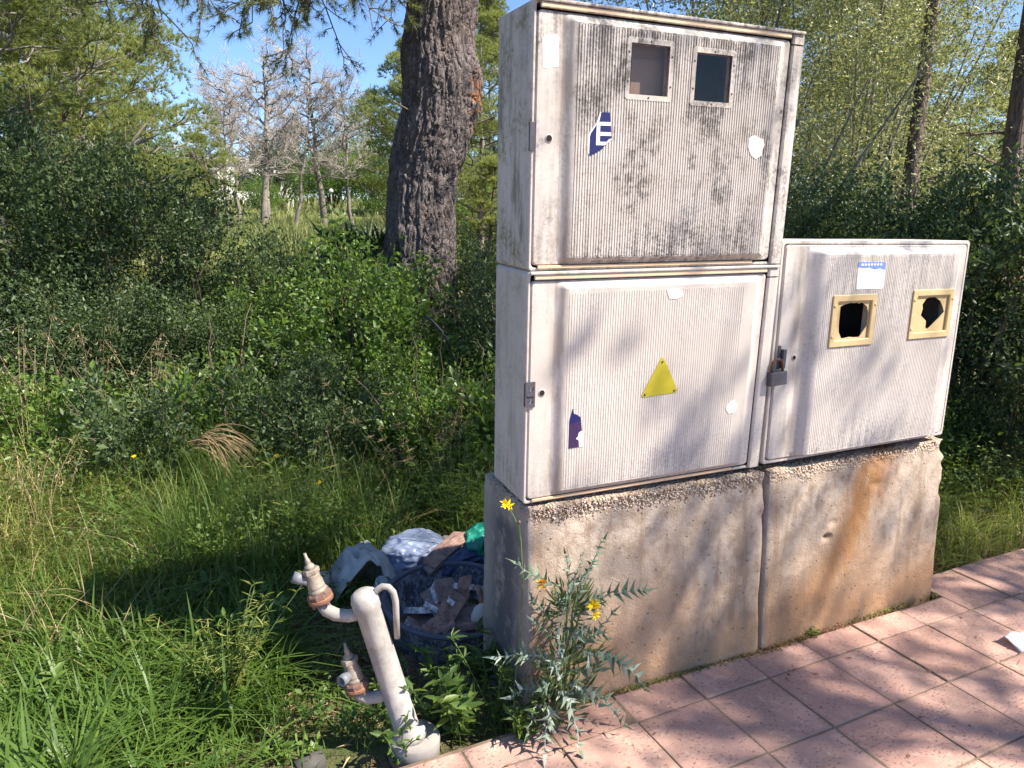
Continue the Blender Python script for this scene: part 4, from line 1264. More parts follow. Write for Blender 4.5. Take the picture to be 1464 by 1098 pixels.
# grey-green leafy tree on the right
oliveP = Proto(*shrub_parts(41, 2.2, 1.9, 5.4, 820, 64, .042, .0165, sig=.21, lump=1.0, zc=.56, up=.2, stems=24, hollow=.35), M_OLIVE, M_BARKG, PP)
oliveP.put('olive_tree', 'tall grey-green leafy tree behind the stacked and low cabinets', 'leafy tree', 4.55, 4.6, 1.0, .4, 'leafy trees on the right')
oliveP.put('olive_tree', 'grey-green leafy tree further right, in front of the slim pine', 'leafy tree', 6.6, 5.0, .93, 2.7, 'leafy trees on the right')
oliveP.put('olive_tree', 'grey-green tree furthest back on the right, behind the two slim stems', 'leafy tree', 8.6, 6.3, 1.0, 4.7, 'leafy trees on the right')

# dark evergreen shrubs
lentA = Proto(*shrub_parts(51, 1.15, 1.05, 2.25, 300, 84, .046, .020, sig=.125, lump=1.1, stems=40), M_LENT, M_TWIG)
lentB = Proto(*shrub_parts(52, 1.0, .9, 1.7, 220, 84, .046, .021, sig=.12, lump=1.1, stems=36), M_LENT, M_TWIG)
bushP = Proto(*shrub_parts(53, 1.0, .9, 1.5, 250, 42, .050, .027, sig=.13, lump=1.0, up=.6), M_BUSH, M_TWIG)
GS = 'dark evergreen shrubs on the left'
lentA.put('shrub', 'dark evergreen shrub at the far left edge of the picture', 'shrub', -3.6, 5.6, 1.08, .2, GS)
lentA.put('shrub', 'tall dark shrub below the pine in the top left corner, second from the left edge', 'shrub', -2.35, 5.75, 1.05, 2.0, GS)
lentA.put('shrub', 'dark shrub third from the left edge, below the bushy pine', 'shrub', -1.45, 5.35, .90, 4.0, GS)
lentB.put('shrub', 'low dark shrub below the bare trees, above the hollow', 'shrub', -.72, 5.2, .86, 1.1, GS)
lentB.put('shrub', 'dark shrub at the back of the hollow, right below the clearing', 'shrub', .05, 5.6, .76, 3.3, GS)
lentB.put('shrub', 'shaded shrub at the foot of the big trunk, right side', 'shrub', 1.75, 4.6, .82, 5.0, GS)
lentB.put('shrub', 'shaded shrub behind the left edge of the stacked cabinets', 'shrub', 1.35, 3.0, .72, .6, GS)
bushP.put('shrub', 'fresh green sunlit bush in front of the big trunk', 'shrub', .34, 4.0, .96, .6, 'fresh green bushes')
bushP.put('shrub', 'small green bush between the sunlit bush and the dark hollow', 'shrub', -.42, 4.75, .72, 2.8, 'fresh green bushes')
lentB.put('shrub', 'low dark shrub in front of the far left one', 'shrub', -2.75, 4.35, .74, 2.6, GS)
lentB.put('shrub', 'low dark shrub left of the dark hollow', 'shrub', -1.75, 4.25, .70, 4.4, GS)
lentB.put('shrub', 'low dark shrub in the middle of the dark hollow', 'shrub', -.95, 4.25, .60, .3, GS)
bushP.put('shrub', 'small bush below the fresh green one, in front of the big trunk', 'shrub', .55, 3.05, .52, 1.9, 'fresh green bushes')
lentB.put('shrub', 'small dark bush left of the small green bush, at the edge of the herbs', 'shrub', -.15, 3.55, .45, 5.6, GS)
GM = 'small bushes among the herbs'
smallD = Proto(*shrub_parts(55, .42, .40, .72, 75, 62, .040, .018, sig=.085, lump=1.0, stems=14), M_LENT, M_TWIG)
smallG = Proto(*shrub_parts(56, .44, .40, .68, 65, 56, .046, .024, sig=.09, lump=1.0, up=.6, stems=14), M_BUSH, M_TWIG)
smallG.put('shrub', 'knee-high green bush left of the stacked cabinets, behind the rubbish', 'shrub', .42, 2.35, 1.0, 4.2, GM)
smallD.put('shrub', 'knee-high dark bush beside the dry twig bundle', 'shrub', -.55, 2.75, 1.0, 2.0, GM)
smallD.put('shrub', 'small dark bush right of the dry twig bundle, among the herbs', 'shrub', -.12, 2.45, .85, 3.1, GM)
smallG.put('shrub', 'small green bush below the dark hollow', 'shrub', -.95, 3.30, 1.0, .9, GM)
smallG.put('shrub', 'small green bush at the left edge behind the yellow grass', 'shrub', -1.85, 3.35, 1.0, 3.9, GM)
smallD.put('shrub', 'small dark bush in the grass left of the dry twig bundle', 'shrub', -1.35, 2.75, .95, 5.0, GM)
smallG.put('shrub', 'leafy bush against the back left edge of the stacked cabinets', 'shrub', .80, 2.15, 1.0, 1.0, GM)
GH = 'dark evergreen hedge on the right'
bushP.put('shrub', 'green bush at the foot of the hedge, right of the low cabinet', 'shrub', 3.35, 1.20, .48, 2.2, GH)
lentB.put('shrub', 'low shrub at the foot of the hedge near the right edge', 'shrub', 3.75, .85, .46, .7, GH)
lentA.put('shrub', 'dark hedge shrub just right of the stacked cabinets', 'shrub', 3.3, 2.9, .86, .9, GH)
lentA.put('shrub', 'dark hedge shrub behind the middle of the low cabinet', 'shrub', 3.95, 2.2, .84, 2.4, GH)
lentA.put('shrub', 'dark hedge shrub behind the right end of the low cabinet', 'shrub', 4.1, 1.35, .86, 3.9, GH)
lentA.put('shrub', 'dark hedge shrub at the right edge of the picture', 'shrub', 4.6, .85, .92, 5.5, GH)
lentB.put('shrub', 'low dark shrub behind the stacked cabinets', 'shrub', 2.2, 3.3, .95, 1.5, GH)

# roadside pines out of the picture: they throw the dappled shade on cabinets and pavement
shade = Proto(*pine_parts(61, 10.5, .2, crown=(.50, 1), reach=3.9, npuff=46, per_puff=34, puff=(.55, 1.05), nd=8, nl=.13, nw=.020, dead_low=4), M_PINE, M_BARK, PP)
shade.put('pine_tree', 'tall roadside pine whose crown dapples the pavement with shade', 'pine tree', 6.0, -4.5, .78, .3, 'roadside pines')
shadeS = Proto(*pine_parts(63, 10.2, .2, crown=(.55, 1), reach=3.6, npuff=44, per_puff=46, puff=(.5, 1.0), nd=9, nl=.13, nw=.020, dead_low=4), M_PINE, M_BARK, PP)
shadeS.put('pine_tree', 'nearest roadside pine, whose crown shades herbs and hedge', 'pine tree', 6.5, -.9, .95, .9, 'roadside pines')
# ------------------------------------------------------------------ grass, herbs and litter
def field(seed, x0, x1, y0, y1, dens, keep=None):
    rg = np.random.default_rng(seed)
    n = int((x1 - x0) * (y1 - y0) * dens)
    x = rg.uniform(x0, x1, n); y = rg.uniform(y0, y1, n)
    m = clear_mask(x, y)
    if keep is not None: m &= keep(x, y, rg)
    x, y = x[m], y[m]
    return np.stack([x, y, ground_z(x, y)], -1), rg

def patch(x, y, sc, seed):
    return fbm(np.stack([x * sc, y * sc, 0 * x], -1), 3, seed)

def grass_obj(name, label, parts, mat):
    return tag(link(name, np_mesh(name, *join(parts)), None, mat), label, 'grass', kind='stuff')

def clumped(seed, x0, x1, y0, y1, nclump, per, spread, keep=None):
    """tussocks: blades gathered round clump centres"""
    rg = np.random.default_rng(seed)
    cx = rg.uniform(x0, x1, nclump); cy = rg.uniform(y0, y1, nclump)
    k = np.repeat(np.arange(nclump), per)
    x = cx[k] + rg.normal(0, spread, len(k)); y = cy[k] + rg.normal(0, spread, len(k))
    m = clear_mask(x, y)
    if keep is not None: m &= keep(x, y, rg)
    return np.stack([x[m], y[m], ground_z(x[m], y[m])], -1), k[m], rg

# left: lush green grass in front, yellowing taller grass behind
P, rg = field(101, -2.6, .4, -.1, 3.2, 1500, lambda x, y, r: patch(x, y, 1.3, 7) + .25 * r.uniform(size=len(x)) > .53)
h = rg.uniform(.08, .22, len(P)) * (.7 + .8 * patch(P[:, 0], P[:, 1], .9, 4)) * np.where((P[:, 0] > -.75) & (P[:, 1] < 1.5), .42, 1)
g1 = blades(P, h, rg.uniform(.003, .006, len(P)), rg, .75, .45 + .35 * (patch(P[:, 0], P[:, 1], 1.5, 8) - .5) * 2 + rg.normal(0, .15, len(P)))
low = lambda x, y, r: ~((x > -.72) & (y < 1.6)) & (patch(x, y, 1.1, 77) > .40)
P, k, rg = clumped(102, -2.3, -.25, -.05, 1.7, 210, 42, .055, low)
h = rg.uniform(.14, .36, len(P))
g2 = blades(P, h, rg.uniform(.006, .013, len(P)), rg, 1.05, .38 + rg.normal(0, .16, len(P)), curl=1.2)
P, k, rg = clumped(103, -1.6, -.70, .0, 1.0, 40, 24, .05, low)
h = rg.uniform(.24, .44, len(P))
g3 = blades(P, h, rg.uniform(.009, .016, len(P)), rg, 1.15, .40 + rg.normal(0, .14, len(P)), curl=1.25)
grass_obj('grass', 'lush green grass spreading left of the stand-pipe', [g1, g2, g3], M_GRASS)

P, k, rg = clumped(104, -4.2, -.7, 1.0, 3.9, 330, 60, .10, lambda x, y, r: x < -.55 - .10 * (y - 1.2) + .9 * (patch(x, y, .8, 3) - .5))
h = rg.uniform(.22, .52, len(P)) * (.75 + .5 * sstep(1.2, 3.5, P[:, 1]))
tn = .45 + .30 * rg.normal(size=330)[k] + rg.normal(0, .18, len(P))
g1 = blades(P, h, rg.uniform(.004, .0075, len(P)), rg, .95, tn, wind=(.35, -.25), curl=1.1)
P, rg = field(105, -4.0, -.9, .8, 3.4, 800, lambda x, y, r: x < -.85 + .8 * (patch(x, y, .9, 3) - .5))
g2 = blades(P, rg.uniform(.10, .30, len(P)), rg.uniform(.003, .006, len(P)), rg, .8, .5 + rg.normal(0, .22, len(P)))
grass_obj('grass', 'tall yellowing grass along the left edge', [g1, g2], M_GRASSY)

# right of the plinths
P, k, rg = clumped(106, 2.2, 5.2, .2, 2.6, 230, 62, .085)
h = rg.uniform(.26, .62, len(P)) * (.55 + .6 * sstep(.2, 1.0, P[:, 1] - .05 * P[:, 0]))
g1 = blades(P, h, rg.uniform(.004, .008, len(P)), rg, .95, .5 + .25 * rg.normal(size=230)[k] + rg.normal(0, .15, len(P)), wind=(.2, -.3), curl=1.1)
P, rg = field(107, 2.15, 5.0, .15, 2.2, 900)
g2 = blades(P, rg.uniform(.06, .2, len(P)), rg.uniform(.003, .005, len(P)), rg, .7, .55 + rg.normal(0, .2, len(P)))
grass_obj('grass', 'shaggy green and yellow grass between low cabinet and hedge', [g1, g2], M_GRASSY)

# middle: thin grass through the herbs, towards the hollow and the shrubs
P, k, rg = clumped(108, -1.3, 1.6, 1.4, 4.6, 330, 46, .10, lambda x, y, r: x < .25 + .3 * y)
h = rg.uniform(.22, .66, len(P)) * (.5 + patch(P[:, 0], P[:, 1], .8, 5))
g1 = blades(P, h, rg.uniform(.003, .006, len(P)), rg, .8, .40 + .2 * rg.normal(size=330)[k] + rg.normal(0, .14, len(P)))
P, k, rg = clumped(109, -5, 2.6, 4.2, 7.2, 160, 40, .15)
g2 = blades(P, rg.uniform(.25, .6, len(P)), rg.uniform(.005, .010, len(P)), rg, .8, .45 + rg.normal(0, .2, len(P)))
grass_obj('grass', 'thin dark grass growing up between the herbs in the middle', [g1, g2], M_GRASS)

# sunny meadow of the clearing
P, k, rg = clumped(110, -7, 12, 7.0, 32, 1500, 20, .28, lambda x, y, r: r.uniform(size=len(x)) < .95)
h = rg.uniform(.20, .55, len(P)) * (.7 + .7 * patch(P[:, 0], P[:, 1], .35, 6))
g1 = blades(P, h, rg.uniform(.012, .028, len(P)), rg, .8, .5 + .35 * (patch(P[:, 0], P[:, 1], .3, 12) - .5) * 2 + rg.normal(0, .18, len(P)))
P, k, rg = clumped(111, -30, 34, 30, 62, 700, 16, .6)
g2 = blades(P, rg.uniform(.4, 1.0, len(P)), rg.uniform(.04, .09, len(P)), rg, .8, .5 + rg.normal(0, .25, len(P)))
grass_obj('meadow_grass', 'sunlit meadow grass of the clearing under the bare trees', [g1, g2], M_MEADOW)

# low leafy herbs
def herbs(seed, x0, x1, y0, y1, nplant, per, hh, L, Wd, keep=None):
    rg = np.random.default_rng(seed)
    cx = rg.uniform(x0, x1, nplant); cy = rg.uniform(y0, y1, nplant)
    m = clear_mask(cx, cy)
    if keep is not None: m &= keep(cx, cy, rg)
    cx, cy = cx[m], cy[m]; npl = len(cx)
    hp = rg.uniform(.6, 1.1, npl) * hh * (.35 + 1.4 * sstep(.32, .68, patch(cx, cy, .95, 23)))
    k = np.repeat(np.arange(npl), per)
    u = rg.uniform(.1, 1, len(k)) ** .7
    az = rg.uniform(0, 6.28, len(k))
    spread = .55 * hp[k] * (.25 + .75 * rg.uniform(size=len(k)))
    x = cx[k] + np.cos(az) * spread * u; y = cy[k] + np.sin(az) * spread * u
    pos = np.stack([x, y, ground_z(x, y) + u * hp[k]], -1)
    ok = clear_mask(x, y)
    yd = np.stack([np.cos(az), np.sin(az), rg.uniform(-.3, .9, len(k))], -1) + rdir(rg, len(k)) * .35
    sc = rg.uniform(.55, 1.3, len(k))
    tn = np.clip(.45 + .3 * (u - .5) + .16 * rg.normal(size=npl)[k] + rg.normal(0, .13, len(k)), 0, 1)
    return scatter(LEAF_V, LEAF_F, pos[ok], yd[ok], (L * sc)[ok], (Wd * sc)[ok], rg, .6, tn[ok])
hb = [herbs(121, -1.5, 1.5, 1.5, 3.0, 360, 95, .36, .027, .016, lambda x, y, r: (x < .25 + .3 * y)),
      herbs(122, -1.4, 1.9, 2.6, 4.7, 280, 95, .52, .034, .020, lambda x, y, r: x < .25 + .3 * y),
      herbs(123, -2.4, -.25, .05, 1.4, 170, 36, .09, .026, .017),
      herbs(124, 2.3, 4.4, .5, 2.0, 90, 60, .28, .034, .016),
      herbs(125, -3.6, -1.0, 2.2, 4.8, 130, 70, .34, .036, .020)]
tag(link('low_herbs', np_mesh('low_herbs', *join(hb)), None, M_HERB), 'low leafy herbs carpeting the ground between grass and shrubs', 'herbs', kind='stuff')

# dry straw, fallen needles and leaf litter
rg = np.random.default_rng(131)
P, r1 = field(132, -2.6, .4, -.1, 2.2, 900, lambda x, y, r: patch(x, y, 1.6, 17) > .40)
yd = np.stack([r1.normal(size=len(P)), r1.normal(size=len(P)), r1.normal(0, .10, len(P))], -1)
P[:, 2] += r1.uniform(.004, .02, len(P))
l1 = scatter(LEAF_V, LEAF_F, P, yd, r1.uniform(.03, .11, len(P)), r1.uniform(.003, .010, len(P)), r1, .9, r1.uniform(0, 1, len(P)))
P, r1 = field(133, 2.15, 4.6, .12, 1.3, 900)
yd = np.stack([r1.normal(size=len(P)), r1.normal(size=len(P)), r1.normal(0, .15, len(P))], -1)
P[:, 2] += r1.uniform(.004, .03, len(P))
l2 = scatter(LEAF_V, LEAF_F, P, yd, r1.uniform(.03, .11, len(P)), r1.uniform(.003, .010, len(P)), r1, .9, r1.uniform(0, .8, len(P)))
P, k, r1 = clumped(134, -3.6, -.6, .9, 3.6, 75, 14, .10)
l3 = blades(P, r1.uniform(.2, .5, len(P)), r1.uniform(.003, .006, len(P)), r1, 1.1, r1.uniform(.2, 1, len(P)), wind=(.3, -.2))
P, k, r1 = clumped(135, 2.4, 4.2, .25, 1.8, 50, 14, .10)
l4 = blades(P, r1.uniform(.12, .3, len(P)), r1.uniform(.003, .006, len(P)), r1, 1.1, r1.uniform(.2, 1, len(P)))
P, k, r1 = clumped(136, -.4, .9, 1.5, 3.0, 30, 12, .08, lambda x, y, r: x < .25 + .3 * y)
l5 = blades(P, r1.uniform(.3, .6, len(P)), r1.uniform(.003, .005, len(P)), r1, .9, r1.uniform(.1, .7, len(P)))
tag(link('dry_straw', np_mesh('dry_straw', *join([l1, l2, l3, l4, l5])), None, M_STRAW), 'dry straw and dead leaves lying among the grass', 'straw', kind='stuff')

# moss and crumbs in the gap between plinths and pavement
rg = np.random.default_rng(141)
nn = 1500
x = rg.uniform(.02, 2.12, nn); y = -.004 + .037 * x * .9 * (x > 1.03) * 0 + np.where(x > 1.03, (x - 1.03) * .055, 0) - abs(rg.normal(0, .012, nn)) - .004
P = np.stack([x, y, np.full(nn, .0)], -1)
keep = fbm(np.stack([x * 5, y * 0, x * 0], -1), 3, 3) + .25 * rg.uniform(size=nn) > .55
P = P[keep]
m1 = blades(P, rg.uniform(.004, .014, len(P)), rg.uniform(.003, .006, len(P)), rg, .9, rg.uniform(0, 1, len(P)))
tag(link('moss', np_mesh('moss', *m1), None, M_GRASSY), 'thin line of moss along the foot of the plinths', 'moss', kind='stuff')
yd = np.stack([rg.normal(size=500), rg.normal(size=500), rg.normal(0, .2, 500)], -1)
x = rg.uniform(.3, 2.0, 500); x = np.where(rg.uniform(size=500) < .6, rg.normal(1.2, .16, 500), x)
P = np.stack([x, np.where(x > 1.03, (x - 1.03) * .055, 0) - abs(rg.normal(0, .016, 500)) - .006, rg.uniform(.002, .008, 500)], -1)
n = NT('red_brown_litter'); n.bsdf(n.ramp(n.attr('tint'), [(0, (0.10, 0.035, 0.018)), (.6, (0.28, 0.10, 0.045)), (1, (0.40, 0.26, 0.14))]), .8)
tag(link('leaf_crumbs', np_mesh('leaf_crumbs', *scatter(LEAF_V, LEAF_F, P, yd, rg.uniform(.006, .018, 500), rg.uniform(.003, .007, 500), rg, .6)), None, n.mat), 'reddish leaf crumbs swept against the foot of the plinths', 'litter', kind='stuff')

# tall wild oats standing over the left grass
def oats(label, x, y, hh, seed, count):
    rg = np.random.default_rng(seed)
    paths = []; rr = []; sp = []; sd = []
    for k in range(count):
        b = np.array([rg.normal(0, .05), rg.normal(0, .05), 0]); az = rg.uniform(0, 6.28); h = hh * rg.uniform(.8, 1.15); lf = rg.uniform(.08, .35)
        t = np.linspace(0, 1, 9)
        P = b + np.stack([np.cos(az) * lf * h * t ** 2.2, np.sin(az) * lf * h * t ** 2.2, h * (t - .12 * lf * t ** 3)], -1)
        paths.append(P); rr.append(np.linspace(.0022, .0010, 9))
        for m in range(11):
            u = P[rg.integers(6, 9)] + rg.normal(0, .012, 3)
            e = u + np.array([rg.normal(0, .03), rg.normal(0, .03), -rg.uniform(.0, .03)])
            paths.append(np.array([u, (u + e) / 2 + (0, 0, .006), e])); rr.append(np.array([.0008, .0007, .0006]))
            sp.append(e); sd.append((e[0] - u[0], e[1] - u[1], -.05))
    V, F = tubes(paths, rr, 3)
    r = empty('wild_oats', (x, y, gz(x, y) - .01)); tag(r, label, 'wild oats', 'wild oats in the grass')
    link('stalks', np_mesh('stalks', V, F, np.full(len(V), .6)), r, M_STRAW)['kind'] = 'stuff'
    link('spikelets', np_mesh('spikelets', *scatter(LEAF_V, LEAF_F, np.array(sp), np.array(sd), np.full(len(sp), .026), np.full(len(sp), .006), rg, .2)), r, M_STRAW)['kind'] = 'stuff'
oats('dry wild oats at the far left edge of the picture', -1.92, 3.05, 1.0, 1, 9)
oats('dry wild oats in front of the second dark shrub', -1.62, 3.75, .95, 2, 8)
oats('dry wild oats drooping above the yellow grass, below the bushy pine', -1.3, 3.3, .85, 3, 9)
oats('dry wild oats at the rim of the dark hollow', -.75, 3.55, .75, 4, 7)
oats('dry wild oats low in the yellow grass on the left', -1.75, 2.2, .55, 5, 8)
oats('dry wild oats right behind the rubbish, beside the stacked cabinets', .35, 2.0, .75, 6, 7)

# fallen needles and leaves on the paving
rg = np.random.default_rng(151)
nn = 420
u = rg.uniform(-2.0, 4.2, nn); v = -rg.uniform(0, 1, nn) ** 1.6 * 1.9
P = np.array([pv(a, b, .004) for a, b in zip(u, v)])
yd = np.stack([rg.normal(size=nn), rg.normal(size=nn), np.zeros(nn)], -1)
Ln = np.where(rg.uniform(size=nn) < .75, rg.uniform(.03, .08, nn), rg.uniform(.012, .028, nn)); Wn = np.where(Ln > .03, .0016, .008)
tag(link('fallen_needles', np_mesh('fallen_needles', *scatter(LEAF_V * np.array([1, 1, .04]), LEAF_F, P, yd, Ln, Wn, rg, 1.0)), None, bpy.data.materials['red_brown_litter']), 'fallen pine needles and bits of leaf on the pink paving', 'litter', kind='stuff')
# ------------------------------------------------------------------ stand-pipe with two taps
n = NT('chalky_pale_paint')
k1 = n.noise(16, 5, .65); k2 = n.noise(70, 4, .7)
col = n.mix(n.rng(k1, .35, .65), (0.25, 0.24, 0.225), (0.36, 0.34, 0.315))
col = n.mix(n.mul(n.rng(k2, .56, .70), .5), col, (0.24, 0.18, 0.14))
col = n.mix(n.mul(n.rng(n.noise(6, 6, .75), .60, .66), .6), col, (0.20, 0.15, 0.12))
n.bsdf(col, .7, n.bump(n.math('ADD', k1, k2), .25, .004), spec=.3)
M_PIPE = n.mat
M_BRASS = plain('limed_brass', (0.27, 0.225, 0.18), .6, .25, var=.3, scale=70, bump=.4)
M_RUSTR = plain('rust_brown_flange', (0.15, 0.085, 0.065), .85, .1, var=.45, scale=80, bump=.5)
M_ORANGE = plain('orange_rust', (0.42, 0.17, 0.06), .9, 0, var=.4, scale=90, bump=.4)
M_GREYP = plain('grey_plastic_pipe', (0.14, 0.15, 0.17), .55, var=.15)
M_CBASE = plain('cast_concrete_foot', (0.27, 0.245, 0.225), .9, var=.2, scale=40, bump=.4)
sp_ = empty('standpipe', (-.41, .02, 0))
tag(sp_, 'leaning pale stand-pipe with two corroded taps, in the grass beside the plinth', 'standpipe')
O = Vector((-.41, .02, 0))
def rel(*p): return tuple(Vector(p) - O)
mb = MB(); mb.lathe((0.006, 0, -.085), (0.02, 0, 1), [(0, .084), (.10, .084), (.108, .080), (.111, .05)], 36); mb.build('foot', M_CBASE, sp_)
ax_ = Vector((-.54, .078, .526)) - Vector((-.421, .026, .04)); ax_.normalize()
mb = MB(); mb.lathe(tuple(Vector(rel(-.421, .026, .035)) - ax_ * .02), ax_, [(0, .058), (.028, .056), (.036, .0415), (.27, .0410), (.475, .0405), (.482, .0445), (.512, .045), (.532, .039), (.541, .026), (.544, .002)], 30); mb.build('pipe', M_PIPE, sp_)
def tap(path, fl, tip, spout, sp_label):
    mb = MB()
    mb.tube([rel(*p) for p in path], .0205, 14)
    arm = mb.build('arm', M_PIPE, sp_)
    f = Vector(rel(*fl)); t = Vector(tip) - Vector(fl); Lt = t.length; t.normalize()
    mb = MB()
    mb.lathe(f - t * .014, t, [(0, .030), (.006, .038), (.012, .040), (.0165, .040)], 22, 0)
    mb.lathe(f + t * .0027, t, [(0, .0385), (.004, .0385)], 22, 1)
    mb.lathe(f + t * .0068, t, [(0, .039), (.013, .038), (.020, .031)], 10, 0, False)
    for q in range(4):
        a = q * math.pi / 2 + .6
        s1 = t.cross(Vector((0, 1, .3))).normalized(); s2 = t.cross(s1)
        c = f + (s1 * math.cos(a) + s2 * math.sin(a)) * .031
        mb.lathe(c - t * .018, t, [(0, .006), (.044, .006), (.046, .003)], 6, 0, False)
    mb.build('flange', [M_RUSTR, M_ORANGE], sp_)
    mb = MB()
    b = f + t * .024
    mb.lathe(b, t, [(0, .029), (.010, .030), (.014, .027), (.018, .0258), (.020, .0275), (.023, .0258), (.040, .0258), (.048, .022), (.052, .0230), (.056, .0215), (.060, .0230), (.064, .0215)], 20)
    mb.lathe(b + t * .0642, t, [(0, .0245), (.004, .027), (.014, .027), (.018, .0245)], 6, 0, False)
    mb.lathe(b + t * .0824, t, [(0, .0165), (.003, .015), (.006, .0165), (.009, .015), (.012, .013), (.016, .0085), (.018, .0095), (.021, .0082), (.024, .0093), (.027, .0078), (.032, .0075), (.034, .005), (.052, .0045)], 16)
    v = mb.build('tap', M_BRASS, sp_)
    mb = MB()
    s0 = b + t * .030; s1 = Vector(rel(*spout)); d = (s1 - s0).normalized(); l = (s1 - s0).length
    mb.lathe(s0, d, [(0, .015), (l * .6, .0155), (l * .62, .018), (l, .018), (l, .0125), (l * .7, .012)], 18, 0)
    mb.lathe(s0, d, [(l * .68, .0118), (l * .70, .0118)], 18, 1)
    o = mb.build('spout', [M_GREYP, M_HOLE], v)
tap([(-.545, .080, .462), (-.585, .097, .452), (-.622, .113, .455), (-.648, .124, .470), (-.660, .129, .492)], (-.664, .131, .510), (-.701, .147, .653), (-.742, .150, .590), 'up')
tap([(-.470, .048, .185), (-.505, .062, .166), (-.538, .076, .160), (-.558, .085, .168), (-.566, .089, .182)], (-.569, .090, .200), (-.598, .103, .342), (-.624, .060, .252), 'down')
mb = MB(); mb.tube([rel(*p) for p in ((-.515, .067, .520), (-.503, .062, .540), (-.485, .055, .554), (-.468, .047, .552), (-.455, .041, .535), (-.449, .038, .503), (-.447, .037, .377))], [.010, .0105, .0105, .0105, .0105, .0105, .0095], 10)
mb.build('bleed_pipe', M_PIPE, sp_)

M_BLK0 = plain('grimy_sleeve', (0.07, 0.065, 0.06), .8, var=.3)
# short pipe lying at the edge of the pavement
pp = empty('old_pipe', (-.78, .07, -.055), (0, 0, .30)); tag(pp, 'short rusty pipe with grey sleeve lying at the pavement edge, bottom of the picture', 'pipe')
mb = MB(); mb.tube([(-.16, 0, .012), (.02, .0, .016)], .026, 14); mb.build('pipe', M_RUSTR, pp)
mb = MB(); mb.lathe((.005, 0, .017), (1, 0, .02), [(0, .034), (.09, .034), (.09, .026), (.05, .026)], 20); mb.build('sleeve', M_BLK0, pp)

# ------------------------------------------------------------------ tub of rubble and rubbish
n = NT('dusty_dark_plastic')
k = n.noise(9, 6, .7); k2 = n.noise(38, 5, .75, n.map((1, 1, .5)), 1.5)
Z = n.xyz()[2]
dust = n.mul(n.rng(n.math('ADD', n.mul(k, .5), n.mul(k2, .5)), .44, .60), .75)
col = n.mix(dust, (0.055, 0.060, 0.080), (0.40, 0.42, 0.48))
n.bsdf(col, .55, spec=.4)
M_TUB = n.mat
M_RIM = plain('scuffed_grey_rim', (0.09, 0.095, 0.13), .6, var=.35, scale=40)
TUBC = Vector((.0, .83, -.205))
tub = empty('rubble_tub', TUBC, (R(3), R(1), 0)); tag(tub, 'round dark plastic tub full of broken tiles, behind the left plinth', 'tub')
mb = MB(); mb.lathe((0, 0, 0), (0, 0, 1), [(0, .245), (.05, .262), (.205, .305), (.22, .310), (.222, .300), (.20, .297), (.03, .245)], 48); mb.build('shell', M_TUB, tub)
mb = MB(); mb.lathe((0, 0, 0), (0, 0, 1), [(.2225, .298), (.2225, .316), (.231, .321), (.240, .316), (.240, .301), (.231, .297), (.2225, .298)], 48, cap=False); mb.build('rim', M_RIM, tub)
for a in (2.6, 5.7):
    mb = MB()
    c = Vector((math.cos(a), math.sin(a), 0)); s = Vector((-c.y, c.x, 0))
    mb.tube([c * .31 + s * q * .07 + c * (.045 * (1 - q * q)) + Vector((0, 0, .225)) for q in (-1, -.6, -.2, .2, .6, 1)], .010, 8); mb.build('handle', M_TUB, tub)

n = NT('broken_brown_tile'); k = n.noise(28, 5, .7)
bc = n.mix(n.rng(k, .35, .65), (0.17, 0.085, 0.065), (0.36, 0.21, 0.16))
bc = n.mix(n.rng(n.objrand(), .3, .9), bc, n.mix(k, (0.10, 0.07, 0.065), (0.34, 0.29, 0.27)))
n.bsdf(bc, .75, n.bump(k, .3, .004)); M_BRT = n.mat
n = NT('pale_mortar_side'); k = n.noise(45, 5, .75)
n.bsdf(n.mix(n.rng(k, .4, .6), (0.30, 0.24, 0.24), (0.72, 0.68, 0.68)), .85, n.bump(k, .4, .004)); M_MORT = n.mat
def shard(label, loc, rot, w, h, t, seed, face_up=True, group='broken tiles in the tub', mats=None):
    rg = random.Random(seed)
    pts = [(-w / 2, -h / 2), (w * rg.uniform(-.1, .1), -h / 2 * rg.uniform(.8, 1.1)), (w / 2 * rg.uniform(.8, 1), -h / 2 * rg.uniform(.7, 1.05)), (w / 2, h * rg.uniform(-.1, .1)), (w / 2 * rg.uniform(.6, 1), h / 2), (-w * rg.uniform(.1, .3), h / 2 * rg.uniform(.75, 1)), (-w / 2 * rg.uniform(.85, 1.05), h / 2 * rg.uniform(.4, .9))]
    m = MB()
    nn = len(pts)
    vs = [(x, y, -t / 2) for x, y in pts] + [(x, y, t / 2) for x, y in pts]
    m.add(vs, [list(range(nn - 1, -1, -1))], 1)
    m.add(vs, [list(range(nn, 2 * nn))], 0)
    m.add(vs, [(i, (i + 1) % nn, (i + 1) % nn + nn, i + nn) for i in range(nn)], 1 if seed % 4 else 0)
    o = m.build('tile_shard', mats or [M_BRT, M_MORT], None)
    o.location = loc; o.rotation_euler = rot
    return tag(o, label, 'tile shard', group)
zt = -.015
